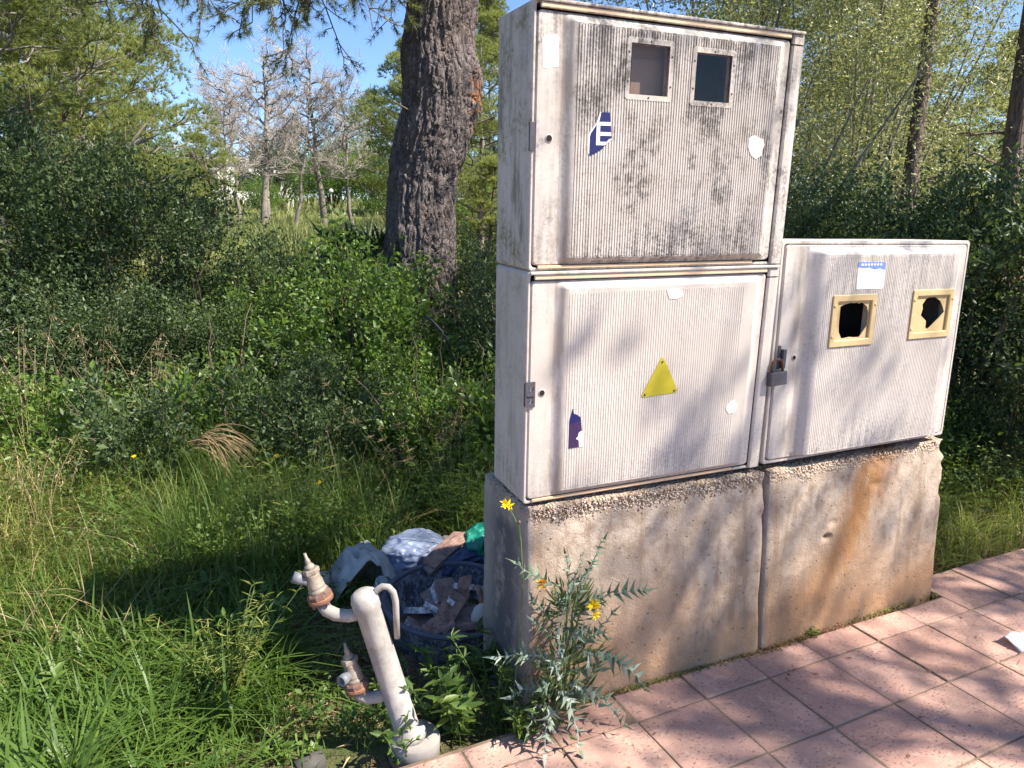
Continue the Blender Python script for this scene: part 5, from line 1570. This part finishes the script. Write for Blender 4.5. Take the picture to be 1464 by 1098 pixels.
shards = [('brown tile shard leaning on the back of the tub pile', (-.02, .86, zt + .055), (.55, .25, .3), .15, .12, .028, 1, True),
          ('pale-edged tile shard standing up in the middle of the tub', (.045, .80, zt + .07), (1.15, .1, -.5), .06, .15, .016, 2, True),
          ('long striped tile shard lying slantwise at the front of the tub', (-.06, .70, zt + .045), (.35, -.35, .75), .21, .09, .020, 3, False),
          ('tile shard standing on edge beside the plinth', (.10, .70, zt + .05), (1.25, .2, 1.2), .12, .14, .016, 4, True),
          ('flat brown tile shard near the left rim of the tub', (-.15, .80, zt + .02), (.3, .4, 1.9), .13, .10, .026, 5, True), ('brown tile shard at the back right of the tub pile', (.10, .86, zt + .045), (-.3, .5, .4), .14, .12, .026, 6, True),
          ('brown tile shard at the front left of the tub pile', (-.12, .66, zt + .01), (.2, -.2, .2), .14, .10, .026, 7, True), ('pale-sided tile shard at the very front of the tub', (.02, .64, zt + .005), (.15, .3, 2.4), .13, .11, .026, 8, False),
          ('small tile shard tipped against the left wall of the tub', (-.19, .72, zt - .01), (.1, -.5, 2.9), .12, .09, .026, 9, True),
          ('brown tile shard at the far back of the tub', (-.06, .93, zt + .01), (-.4, .2, 1.4), .14, .10, .026, 11, True),
          ('large pale tile slab at the bottom of the tub pile', (.0, .75, zt + .0), (.1, .1, .2), .20, .18, .02, 13, False), ('large brown tile slab low on the left of the tub', (-.08, .80, zt - .015), (-.1, .05, 1.2), .22, .16, .02, 14, True),
          ('large brown tile slab low on the right of the tub', (.09, .70, zt - .015), (.05, -.1, 2.2), .22, .16, .02, 15, True), ('brown tile slab low at the back of the tub', (.05, .92, zt + .0), (-.2, .1, .6), .2, .14, .02, 16, True),
          ('long pale tile strip along the front wall of the tub', (-.02, .60, zt - .02), (.12, .1, .3), .2, .1, .02, 17, False),
          ('narrow white-edged tile shard across the middle of the pile', (-.01, .77, zt + .065), (.5, .3, 1.0), .15, .045, .022, 18, False), ('short white-edged tile shard left of the middle of the pile', (-.10, .74, zt + .05), (.4, -.2, 2.2), .10, .05, .022, 19, False)]
for s in shards: shard(*s)
M_STONE = plain('pale_stone', (0.50, 0.45, 0.38), .9, var=.15, scale=30, bump=.4)
M_RUB = plain('grey_rubble', (0.22, 0.20, 0.185), .95, var=.45, scale=34, bump=.8)
def sheet(name, label, cat, fn, nu, nv, mat, thick=.006):
    u, v = np.meshgrid(np.linspace(0, 1, nu), np.linspace(0, 1, nv), indexing='ij')
    P = fn(u.ravel(), v.ravel())
    i = np.arange(nu * nv).reshape(nu, nv)
    F = np.stack([i[:-1, :-1], i[1:, :-1], i[1:, 1:], i[:-1, 1:]], -1).reshape(-1, 4)
    o = link(name, np_mesh(name, P, F, smooth=True), None, mat)
    md = o.modifiers.new('thickness', 'SOLIDIFY'); md.thickness = thick
    return tag(o, label, cat)
def lumpy(name, label, cat, loc, size, mat, seed, amp=.35, sc=4, sub=4, group=None, crumple=False, rot=0):
    bm = bmesh.new(); bmesh.ops.create_icosphere(bm, subdivisions=sub, radius=1)
    P = np.array([v.co[:] for v in bm.verts])
    d = fbm(P * sc + seed, 3, seed)
    if crumple:
        d = 1 - (np.abs(2 * vnoise(P * sc + seed, seed) - 1) * .6 + np.abs(2 * vnoise(P * sc * 2.3 + seed, seed + 5) - 1) * .4)
    Q = P * (1 + amp * (d - .5) * 2)[:, None] * np.array(size)
    Q[:, 2] = np.maximum(Q[:, 2], -size[2] * .55)
    for v, q in zip(bm.verts, Q): v.co = q
    me = bpy.data.meshes.new(name); bm.to_mesh(me); bm.free()
    if not crumple:
        me.polygons.foreach_set('use_smooth', [True] * len(me.polygons))
    o = link(name, me, None, mat); o.location = loc; o.rotation_euler = (0, 0, rot)
    return tag(o, label, cat, group)
lumpy('stone', 'pale rounded stone at the front of the tub beside the plinth', 'stone', (.075, .63, .01), (.055, .045, .06), M_STONE, 3, .2, 2, 3)

def film(name, col, rough=.35, tcol=None):
    n = NT(name); k = n.noise(24, 4, .6)
    c = n.mix(k, tuple(v * .8 for v in col), tuple(min(1, v * 1.15) for v in col))
    return n.leafy(c, tcol or col, .25, rough, .5)
M_BAGB = film('pale_blue_plastic_film', (0.29, 0.35, 0.52))
M_BAGS = film('grey_blue_film', (0.30, 0.34, 0.42))
M_BAGG = film('emerald_plastic_film', (0.02, 0.28, 0.20))
M_BAGD = film('dark_blue_film', (0.06, 0.09, 0.20))
M_CLOTH = plain('dirty_grey_cloth', (0.42, 0.40, 0.385), .95, var=.35, scale=18, bump=.5)
lumpy('plastic_bag', 'crumpled pale blue plastic bag lying behind the tub', 'plastic bag', (-.05, 1.32, .04), (.16, .12, .082), M_BAGB, 7, .22, 1.7, 5, 'crumpled bags behind the tub', True, .4)
lumpy('plastic_bag', 'crumpled emerald green bag half hidden by the plinth', 'plastic bag', (.29, 1.25, .055), (.11, .09, .085), M_BAGG, 12, .2, 1.6, 5, 'crumpled bags behind the tub', True, 1.0)
lumpy('plastic_bag', 'dark blue crumpled bag below the green one', 'plastic bag', (.17, 1.18, .01), (.16, .07, .06), M_BAGD, 15, .24, 1.9, 5, 'crumpled bags behind the tub', True, .2)
for k, (lb, loc, rot, w, h) in enumerate((('brown board slanting between the blue and green bags', (.10, 1.19, .085), (.3, -.2, .55), .30, .09), ('second brown board just under the slanting one', (.07, 1.16, .055), (.2, -.15, .5), .28, .08))):
    shard(lb, loc, rot, w, h, .014, 30 + k, True, 'boards behind the tub', [M_BRT, M_BRT])
lumpy('rubble_heap', 'low heap of grey rubble under the bags behind the tub', 'rubble', (.06, 1.33, -.10), (.36, .20, .16), M_RUB, 33, .3, 3.5, 4)
def filmsheet(u, v):
    w = fbm(np.stack([u * 5, v * 5, 0 * u], -1), 3, 18) - .5
    cr = np.abs(2 * vnoise(np.stack([u * 8, v * 6, 0 * u], -1), 41) - 1)
    return np.stack([-.24 + .34 * u + .05 * w, 1.17 - .10 * v + .05 * u + .05 * w, .045 - .11 * v + .07 * w - .045 * cr - .03 * u], -1)
sheet('plastic_sheet', 'crumpled grey-blue plastic sheet hanging over the back of the tub', 'plastic sheet', filmsheet, 36, 26, M_BAGS, .002)
# folded grey sack: a stiff sheet arched over a dark gap
def sack(u, v):
    w = fbm(np.stack([u * 4, v * 4, 0 * u], -1), 3, 8) - .5
    x = -.46 + .30 * u + .03 * w
    y = 1.40 - .10 * u - .22 * v + .04 * np.sin(v * 5)
    arch = np.sin(np.pi * np.clip(u, 0, 1)) ** .6
    cr = np.abs(2 * vnoise(np.stack([u * 7, v * 5, 0 * u], -1), 31) - 1)
    z = -.085 + .25 * arch * (.45 + .55 * np.sin(np.pi * (.15 + .6 * v))) + .12 * w - .06 * cr
    return np.stack([x, y, z], -1)
sheet('cloth_sack', 'stiff grey cloth sack arched open, lying left of the blue bag', 'sack', sack, 40, 30, M_CLOTH)
M_WPL = plain('white_plastic', (0.72, 0.72, 0.74), .45, var=.12)
mb = MB(); mb.lathe((0, 0, 0), (.25, -.5, .8), [(0, .028), (.05, .033), (.055, .036), (.058, .033), (.02, .026)], 20)
o = mb.build('plastic_cup', M_WPL); o.location = (-.27, 1.10, -.02); tag(o, 'small white plastic cup lying below the grey sack', 'cup')
lumpy('mortar_lump', 'whitish mortar lump lying in the grass left of the sack', 'rubble', (-.50, 1.34, -.06), (.055, .05, .06), M_STONE, 21, .35, 3, 3)

# scrap of paper on the pavement
def scrap(u, v):
    w = fbm(np.stack([u * 3, v * 3, 0 * u], -1), 2, 4) - .5
    return np.stack([1.985 + .11 * u + .02 * w, -.42 + .09 * v + .03 * w, .006 + .02 * np.abs(w) + .015 * np.abs(np.sin(4 * u + 2 * v)) + .012 * v], -1)
sheet('paper_scrap', 'crumpled white paper scrap on the pink pavement at the right edge', 'paper', scrap, 9, 8, M_WHITEP, .001)

# black hose, green stake, dry brush in the vegetation
M_BLK = plain('black_rubber', (0.02, 0.022, 0.03), .5)
o = MB().tube([(.36, 2.42, 1.085), (.40, 2.40, 1.06), (.46, 2.38, .99), (.51, 2.40, .91), (.60, 2.6, .80), (.80, 2.95, .6), (1.0, 3.2, -.05)], .009, 8).build('hose', M_BLK); tag(o, 'black hose end sticking up out of the shrubs beside the stacked cabinets', 'hose')
M_GST = plain('green_plastic', (0.02, 0.075, 0.035), .5)
mb = MB(); mb.box((-.022, -.004, -.25), (.022, .004, .58)); o = mb.build('green_stake', M_GST, bevel=.003); o.location = (.02, 2.78, -.02); o.rotation_euler = (0, R(3), .4); tag(o, 'flat green plastic stake upright among the herbs', 'stake')
rg = np.random.default_rng(9)
br = []
for k in range(70):
    a = rg.normal(0, .34); L = rg.uniform(.10, .34)
    p0 = np.array([rg.normal(0, .02), rg.normal(0, .02), rg.normal(0, .012)])
    br.append(curve(p0, p0 + np.array([math.cos(a - .35) * L, math.sin(a - .35) * L * .6, -.10 + rg.normal(0, .05)]), .07, 6))
V, F = tubes(br, [np.linspace(.0035, .0012, 6)] * len(br), 3)
o = link('dry_brush', np_mesh('dry_brush', V, F, rg.uniform(0, .5, len(V))), None, M_STRAW); o.location = (-1.0, 2.27, .44); o.rotation_euler = (0, 0, -.2)
tag(o, 'bundle of dry brown twigs drooping over the herbs on the left', 'dry twigs')

# ------------------------------------------------------------------ thistle, dandelion and weeds by the plinth
n = NT('thistle_leaf'); t = n.attr('tint')
c = n.ramp(t, [(0, (0.035, 0.065, 0.040)), (.5, (0.13, 0.185, 0.125)), (.85, (0.30, 0.36, 0.29)), (1, (0.50, 0.54, 0.46))])
M_THI = n.leafy(c, (0.16, 0.26, 0.10), .22, .5, .4)
M_THS = leaf_material('thistle_stem', (0.06, 0.10, 0.03), (0.12, 0.18, 0.06), (0.22, 0.27, 0.11), (0.2, 0.3, 0.08), .2)
M_YFL = plain('yellow_petal', (0.85, 0.62, 0.01), .6, var=.1)
M_OFL = plain('orange_petal', (0.80, 0.38, 0.01), .6, var=.1)
SPIKE_V = np.array([(-.5, 0, 0), (0, 0, .18), (.5, 0, 0), (.20, .55, .06), (-.20, .55, .06), (0, 1, 0)], float)
SPIKE_F = np.array([(0, 1, 4), (1, 3, 4), (1, 2, 3), (4, 3, 5)])
TH0 = Vector((.055, -.093, 0))
thi = empty('thistle', TH0, (0, 0, 0), (1.12, 1.0, 1.06)); tag(thi, 'spiny grey-green thistle with yellow flowers at the corner of the left plinth', 'thistle')
rg = np.random.default_rng(303)
def thistle_leaf(a, b, sag, np_, ll, bright):
    a = np.array(a, float) - np.array(TH0); b = np.array(b, float) - np.array(TH0)
    C1 = curve(a, b, sag, 12, rg, .003)
    V, F = tubes([C1], [np.linspace(.0035, .0012, 12)], 4)
    tri = np.concatenate([F[:, :3], F[:, [0, 2, 3]]])
    L = np.linalg.norm(b - a)
    ax = unit((b - a)[None])[0]
    side = unit(np.cross(ax, np.array([.3, -.75, .55]))[None])[0]; up = np.cross(side, ax)
    m = max(5, int(L / .020))
    pos = []; yd = []; sz = []
    for i in range(m):
        f = (i + .5) / m
        p = np.array([np.interp(f, np.linspace(0, 1, 12), C1[:, q]) for q in range(3)])
        for s in (-1, 1):
            d = side * s * 1.0 + ax * rg.uniform(.35, .75) + up * rg.normal(.15, .3)
            pos.append(p); yd.append(d); sz.append(ll * (.55 + .75 * math.sin(math.pi * min(.95, .15 + .8 * f))) * rg.uniform(.75, 1.15))
            if rg.uniform() < .75:
                pos.append(p); yd.append(up * rg.uniform(.5, 1) + side * s * .6 + ax * .3); sz.append(ll * rg.uniform(.35, .65))
    pos.append(b); yd.append(ax); sz.append(ll * 1.1)
    pos = np.array(pos); yd = np.array(yd); sz = np.array(sz)
    S = scatter(SPIKE_V, SPIKE_F, pos, yd, sz, sz * .40, rg, .3, np.clip(bright + rg.normal(0, .16, len(pos)), 0, 1))
    link('leaf', np_mesh('leaf', *join([(V, tri, np.full(len(V), min(1, bright + .25))), S])), thi, M_THI)
for a, b, s, ll, br_ in [((.124, -.122, .429), (.30, -.198, .474), .015, .036, .42), ((.115, -.110, .49), (.183, -.126, .634), .0, .028, .35), ((.059, -.094, .49), (-.063, -.041, .567), -.01, .034, .35), ((.12, -.125, .26), (.291, -.227, .156), .045, .046, .50),
                         ((.10, -.115, .276), (.208, -.159, .405), -.01, .032, .45), ((.045, -.088, .23), (-.109, -.021, .246), .02, .042, .72), ((.043, -.141, .20), (.04, -.14, .357), 0, .036, .75), ((.02, -.115, .10), (-.035, -.225, .02), .05, .038, .80),
                         ((.045, -.142, .16), (.066, -.250, .02), .05, .040, .75), ((.08, -.150, .15), (.225, -.225, .045), .05, .036, .55), ((.0, -.10, .10), (-.06, -.16, .06), .03, .034, .6), ((.07, -.1, .35), (.15, -.17, .33), .01, .03, .4), ((.06, -.1, .30), (-.03, -.10, .40), .0, .03, .35),
                         ((.08, -.10, .42), (.02, -.13, .50), .0, .026, .35), ((.1, -.11, .44), (.16, -.09, .52), .0, .026, .35), ((.05, -.1, .16), (-.02, -.15, .19), .01, .034, .5), ((.08, -.12, .2), (.16, -.20, .24), .01, .034, .5), ((.07, -.105, .40), (.06, -.15, .52), 0, .026, .4), ((.09, -.105, .46), (.12, -.12, .60), 0, .018, .45)]:
    thistle_leaf(a, b, s, 0, ll, br_)
st = []
for a, b, s, ll, br_ in [((.06, -.1, .1), (.15, -.2, .12), .03, .036, .6), ((.04, -.1, .12), (-.08, -.07, .13), .03, .036, .55), ((.09, -.11, .33), (.20, -.13, .30), .02, .034, .45), ((.06, -.1, .34), (-.02, -.06, .46), .0, .03, .4), ((.08, -.11, .3), (.09, -.19, .36), .02, .032, .6), ((.07, -.11, .14), (.10, -.21, .17), .03, .036, .7), ((.05, -.11, .22), (.0, -.17, .27), .02, .034, .65), ((.1, -.11, .38), (.19, -.12, .42), .01, .03, .4), ((.03, -.1, .06), (-.01, -.2, .09), .04, .034, .7), ((.09, -.105, .47), (.07, -.1, .60), .0, .024, .4)]:
    thistle_leaf(a, b, s, 0, ll, br_)
for b in ((.084, -.105, .50), (.124, -.118, .43), (.10, -.115, .28), (.045, -.10, .24), (.05, -.14, .2), (.115, -.11, .49)):
    st.append(curve((0, 0, -.02), np.array(b) - np.array(TH0), 0, 8, rg, .006))
V, F = tubes(st, [np.linspace(.0055, .003, 8)] * len(st), 6)
link('stem', np_mesh('stem', V, F, np.full(len(V), .6), smooth=True), thi, M_THS)
def fine_leaves(c, r, nn, L, w, tn, name, parent, mat):
    d = rdir(rg, nn); p = np.array(c) + d * r * rg.uniform(.1, 1, (nn, 1)) * np.array([1, .7, 1])
    link(name, np_mesh(name, *scatter(LEAF_V, LEAF_F, p, d + np.array([0, 0, .7]), L * rg.uniform(.6, 1.3, nn), w * rg.uniform(.7, 1.2, nn), rg, .2, np.clip(tn + rg.normal(0, .2, nn), 0, 1))), parent, mat)
fine_leaves((.035, 0, .41), .075, 150, .05, .005, .5, 'leaflets', thi, M_THS)
fine_leaves((.03, -.01, .22), .10, 160, .055, .008, .45, 'leaflets', thi, M_THS)
fine_leaves((.0, .0, .08), .11, 160, .055, .009, .3, 'leaflets', thi, M_THS)
def flower(c, r, mat, parent, face=(-.25, -.8, .5)):
    f = unit(np.array([face], float))[0]
    s1 = unit(np.cross(f, [0, 0, 1.])[None])[0]; s2 = np.cross(s1, f)
    nn = 26; a = rg.uniform(0, 6.28, nn)
    d = s1 * np.cos(a)[:, None] + s2 * np.sin(a)[:, None] + f * rg.uniform(.15, .9, (nn, 1))
    link('flower', np_mesh('flower', *scatter(LEAF_V, LEAF_F, np.tile(c, (nn, 1)).astype(float), d, r * rg.uniform(.8, 1.15, nn), np.full(nn, r * .42), rg, .1)), parent, mat)
flower((.007 - .055, -.075 + .093, .500), .020, M_OFL, thi, (-.3, -.7, .3))
flower((.139 - .055, -.155 + .093, .437), .024, M_YFL, thi); flower((.146 - .055, -.158 + .093, .405), .018, M_YFL, thi, (.2, -.7, .1))
dn = empty('dandelion', (-.07, -.02, 0)); tag(dn, 'tall thin dandelion with one yellow flower in front of the plinth corner', 'dandelion')
dp = np.array([(-.064, -.019, 0), (-.064, -.022, .13), (-.052, -.035, .36), (-.050, -.044, .54), (-.058, -.042, .68), (-.078, -.034, .755), (-.096, -.027, .788)]) - np.array([-.07, -.02, 0])
V, F = tubes([dp, curve(dp[4] + (0, 0, -.02), np.array((.005, -.022, .735)), 0, 5)], [np.linspace(.0028, .0018, 7), np.linspace(.0015, .0012, 5)], 5)
link('stem', np_mesh('stem', V, F, np.full(len(V), .5), smooth=True), dn, M_THS)
flower((-.1 + .07, -.027 + .02, .797), .026, M_YFL, dn, (-.3, -.6, .75))
mb = MB(); mb.lathe((.005, -.022, .733), (0, 0, 1), [(0, .002), (.006, .006), (.013, .003)], 8); mb.build('bud', M_TWIG, dn)

def weed(label, x, y, hh, seed, per=70, L=.06, Wd=.018, mat=None, group='green weeds at the foot of the plinth', nst=7):
    rg = np.random.default_rng(seed)
    r = empty('weed', (x, y, max(gz(x, y), -.02) if y > -.1 else 0)); tag(r, label, 'weed', group)
    st = []; ps = []; ds = []
    for k in range(nst):
        az = rg.uniform(0, 6.28); h = hh * rg.uniform(.5, 1.1); lf = rg.uniform(.2, .8)
        C1 = curve((0, 0, -.03), (math.cos(az) * h * lf, math.sin(az) * h * lf, h), .02, 8)
        st.append(C1)
        for m in range(per // nst):
            q = C1[rg.integers(1, 8)]; a2 = rg.uniform(0, 6.28)
            ps.append(q); ds.append((math.cos(a2), math.sin(a2), rg.uniform(-.1, .8)))
    V, F = tubes(st, [np.linspace(.003, .0015, 8)] * nst, 4)
    link('stems', np_mesh('stems', V, F, np.full(len(V), .4)), r, M_THS)
    nn = len(ps); sc = rg.uniform(.6, 1.25, nn)
    link('foliage', np_mesh('foliage', *scatter(LONG_V, LONG_F, np.array(ps), np.array(ds), L * sc, Wd * sc, rg, .7, np.clip(.45 + rg.normal(0, .2, nn), 0, 1))), r, mat or M_HERB)
weed('leafy green weed between stand-pipe foot and plinth, at the pavement edge', -.24, .03, .20, 1, 110, .065, .022)
weed('feathery green weed hiding the foot of the plinth corner, left of the thistle', -.10, .06, .24, 2, 170, .05, .010)
weed('bushy weed below the tub, behind the stand-pipe', -.22, .27, .18, 3, 130, .06, .016)
weed('dark weed in front of the tub, against the plinth end', -.07, .28, .16, 4, 110, .06, .018)
weed('low weed growing over the pavement edge below the thistle', -.06, -.10, .12, 5, 90, .05, .014)
weed('weed twig leaning across the stand-pipe foot', -.47, -.02, .17, 6, 60, .04, .014, nst=4)
weed('leafy weed just right of the stand-pipe, halfway to the plinth', -.31, .12, .22, 7, 120, .05, .018)
weed('tiny yellowish weed in the joint between the two plinths', 1.31, .002, .055, 8, 80, .028, .004, M_GRASSY, nst=12)
weed('broad-leaved rosette on the bare soil at lower left', -1.25, 1.05, .09, 9, 40, .10, .03, group='rosettes in the grass', nst=8)
weed('second broad-leaved rosette, just right of the first one', -1.0, 1.25, .10, 10, 40, .09, .028, group='rosettes in the grass', nst=8)
weed('broad-leaved rosette near the left edge at lower left', -1.55, .75, .09, 11, 36, .085, .026, group='rosettes in the grass', nst=8)
weed('leafy weed left of the upper tap, behind the stand-pipe', -.80, .75, .22, 12, 120, .055, .018, group='rosettes in the grass')
weed('yellow-green fennel-like weed behind the rubbish', -.55, 1.75, .50, 13, 700, .05, .004, M_GRASSY, group='feathery weeds', nst=22)
weed('feathery bronze weed beside the left edge of the stacked cabinets', .22, 2.05, .80, 14, 800, .05, .004, M_STRAW, group='feathery weeds', nst=22)
weed('feathery green weed behind the tub', .25, 1.55, .55, 15, 700, .05, .005, M_HERB, group='feathery weeds', nst=20)
weed('feathery olive weed left of the stand-pipe', -.95, .55, .38, 16, 600, .045, .004, M_GRASSY, group='feathery weeds', nst=20)
for lb, x, y, z in (('small yellow flower among the herbs in the middle', -.60, 2.3, .36), ('small yellow flower left of the green stake', -.42, 1.9, .33), ('small yellow flower in the grass on the left', -1.35, 2.35, .42), ('small yellow flower by the dark hollow', -.35, 3.0, .50)):
    d = empty('wild_flower', (x, y, gz(x, y))); tag(d, lb, 'flower', 'small yellow flowers in the grass')
    V, F = tubes([curve((0, 0, 0), (.01, -.01, z), 0, 5)], [np.linspace(.0022, .0015, 5)], 4); link('stem', np_mesh('stem', V, F, np.full(len(V), .5)), d, M_THS)
    flower((.01, -.01, z), .016, M_YFL, d, (-.1, -.5, .8))

# ------------------------------------------------------------------ dwarf fan palm beside the big trunk
M_PALM = leaf_material('palm_frond', (0.035, 0.055, 0.026), (0.070, 0.100, 0.045), (0.13, 0.16, 0.07), (0.18, 0.26, 0.07), .25, .5, .4)
palm = empty('fan_palm', (.66, 5.5, gz(.66, 5.5)), (0, 0, .5), .95); tag(palm, 'dark dwarf fan palm just left of the big trunk', 'palm')
mb = MB(); mb.lathe((0, 0, -.05), (0.05, 0, 1), [(0, .14), (.4, .13), (.9, .12), (1.15, .10), (1.25, .04)], 14); mb.build('trunk', M_TWIG, palm)
rg = np.random.default_rng(51)
for k in range(17):
    az = k * 2.4; el = rg.uniform(-.35, 1.1); L = rg.uniform(.35, .55)
    d = np.array([math.cos(az) * math.cos(el), math.sin(az) * math.cos(el), math.sin(el)])
    c = np.array([.05, 0, 1.2]) + d * L
    V, F = tubes([curve((.05, 0, 1.15), c, .04, 5)], [np.linspace(.010, .006, 5)], 4)
    tri = np.concatenate([F[:, :3], F[:, [0, 2, 3]]])
    s = unit(np.cross(d, [0, 0, 1.])[None])[0]; u = np.cross(s, d)
    a = np.linspace(-1.9, 1.9, 17)
    yd = d * np.cos(a)[:, None] + s * np.sin(a)[:, None] + u * -.15 + rg.normal(0, .05, (17, 3))
    S = scatter(LONG_V, LONG_F, np.tile(c, (17, 1)), yd, rg.uniform(.30, .40, 17), np.full(17, .035), rg, .3, np.clip(rg.normal(.45, .2, 17), 0, 1))
    link('frond', np_mesh('frond', *join([(V, tri, np.full(len(V), .5)), S])), palm, M_PALM)

# ------------------------------------------------------------------ white house and globe lamp far behind
M_WALLW = plain('white_render', (0.74, 0.73, 0.72), .9, var=.06, scale=3)
M_WIN = plain('dark_window', (0.03, 0.035, 0.045), .15)
hx, hy = 1.2, 46.0
hs = empty('house', (hx, hy, gz(hx, hy) - .1), (0, 0, .25)); tag(hs, 'low white house far behind the bare trees', 'house')
mb = MB(); mb.box((-3.2, -2, 0), (3.2, 2, 2.5)); mb.build('wall', M_WALLW, hs)
mb = MB(); mb.box((-3.45, -2.25, 2.5), (3.45, 2.25, 2.75)); mb.build('roof', M_WALLW, hs, bevel=.03)
for x0 in (-2.1, -.2, 1.5):
    mb = MB(); mb.box((x0, -2.06, .95), (x0 + .9, -2.003, 2.0)); mb.build('window', M_WIN, hs)
lm = empty('globe_lamp', (4.95, 32.6, gz(4.95, 32.6))); tag(lm, 'small white globe lamp on a post far off in the clearing', 'lamp')
mb = MB(); mb.tube([(0, 0, -.1), (0, 0, 1.16)], .03, 8); mb.build('post', M_BARKG, lm)
mb = MB(); mb.lathe((0, 0, 1.15), (0, 0, 1), [(0, .04), (.03, .08), (.09, .105), (.15, .09), (.19, .045), (.2, .01)], 16); mb.build('globe', M_WPL, lm)

# far scrub that closes the clearing
scrub = from_left([(-6.2, 33, 1.9), (-3.6, 37, 2.1), (-1.2, 34, 1.7), (3.2, 40, 2.0), (5.6, 37, 1.9), (7.8, 36, 2.2), (10.5, 34, 2.2), (-4, 48, 2.6), (4.6, 50, 2.6), (8.5, 49, 2.6), (-2.6, 27, 1.3), (6.6, 28, 1.4), (16, 38, 2.6), (7.5, 19, 1.3), (6.2, 16, 1.0), (-1.6, 18.5, 1.2), (2.2, 35, 1.0), (13.5, 9, 1.8)])
for k, (x, y, s) in enumerate(scrub):
    (bushP, lentB, oliveP if False else bushP)[k % 3].put('shrub', 'distant bush in the scrub that closes the clearing, ' + (NTH[k] if k == 0 else NTH[k] + ' from the left'), 'shrub', x, y, s, k * 1.3, 'far scrub')
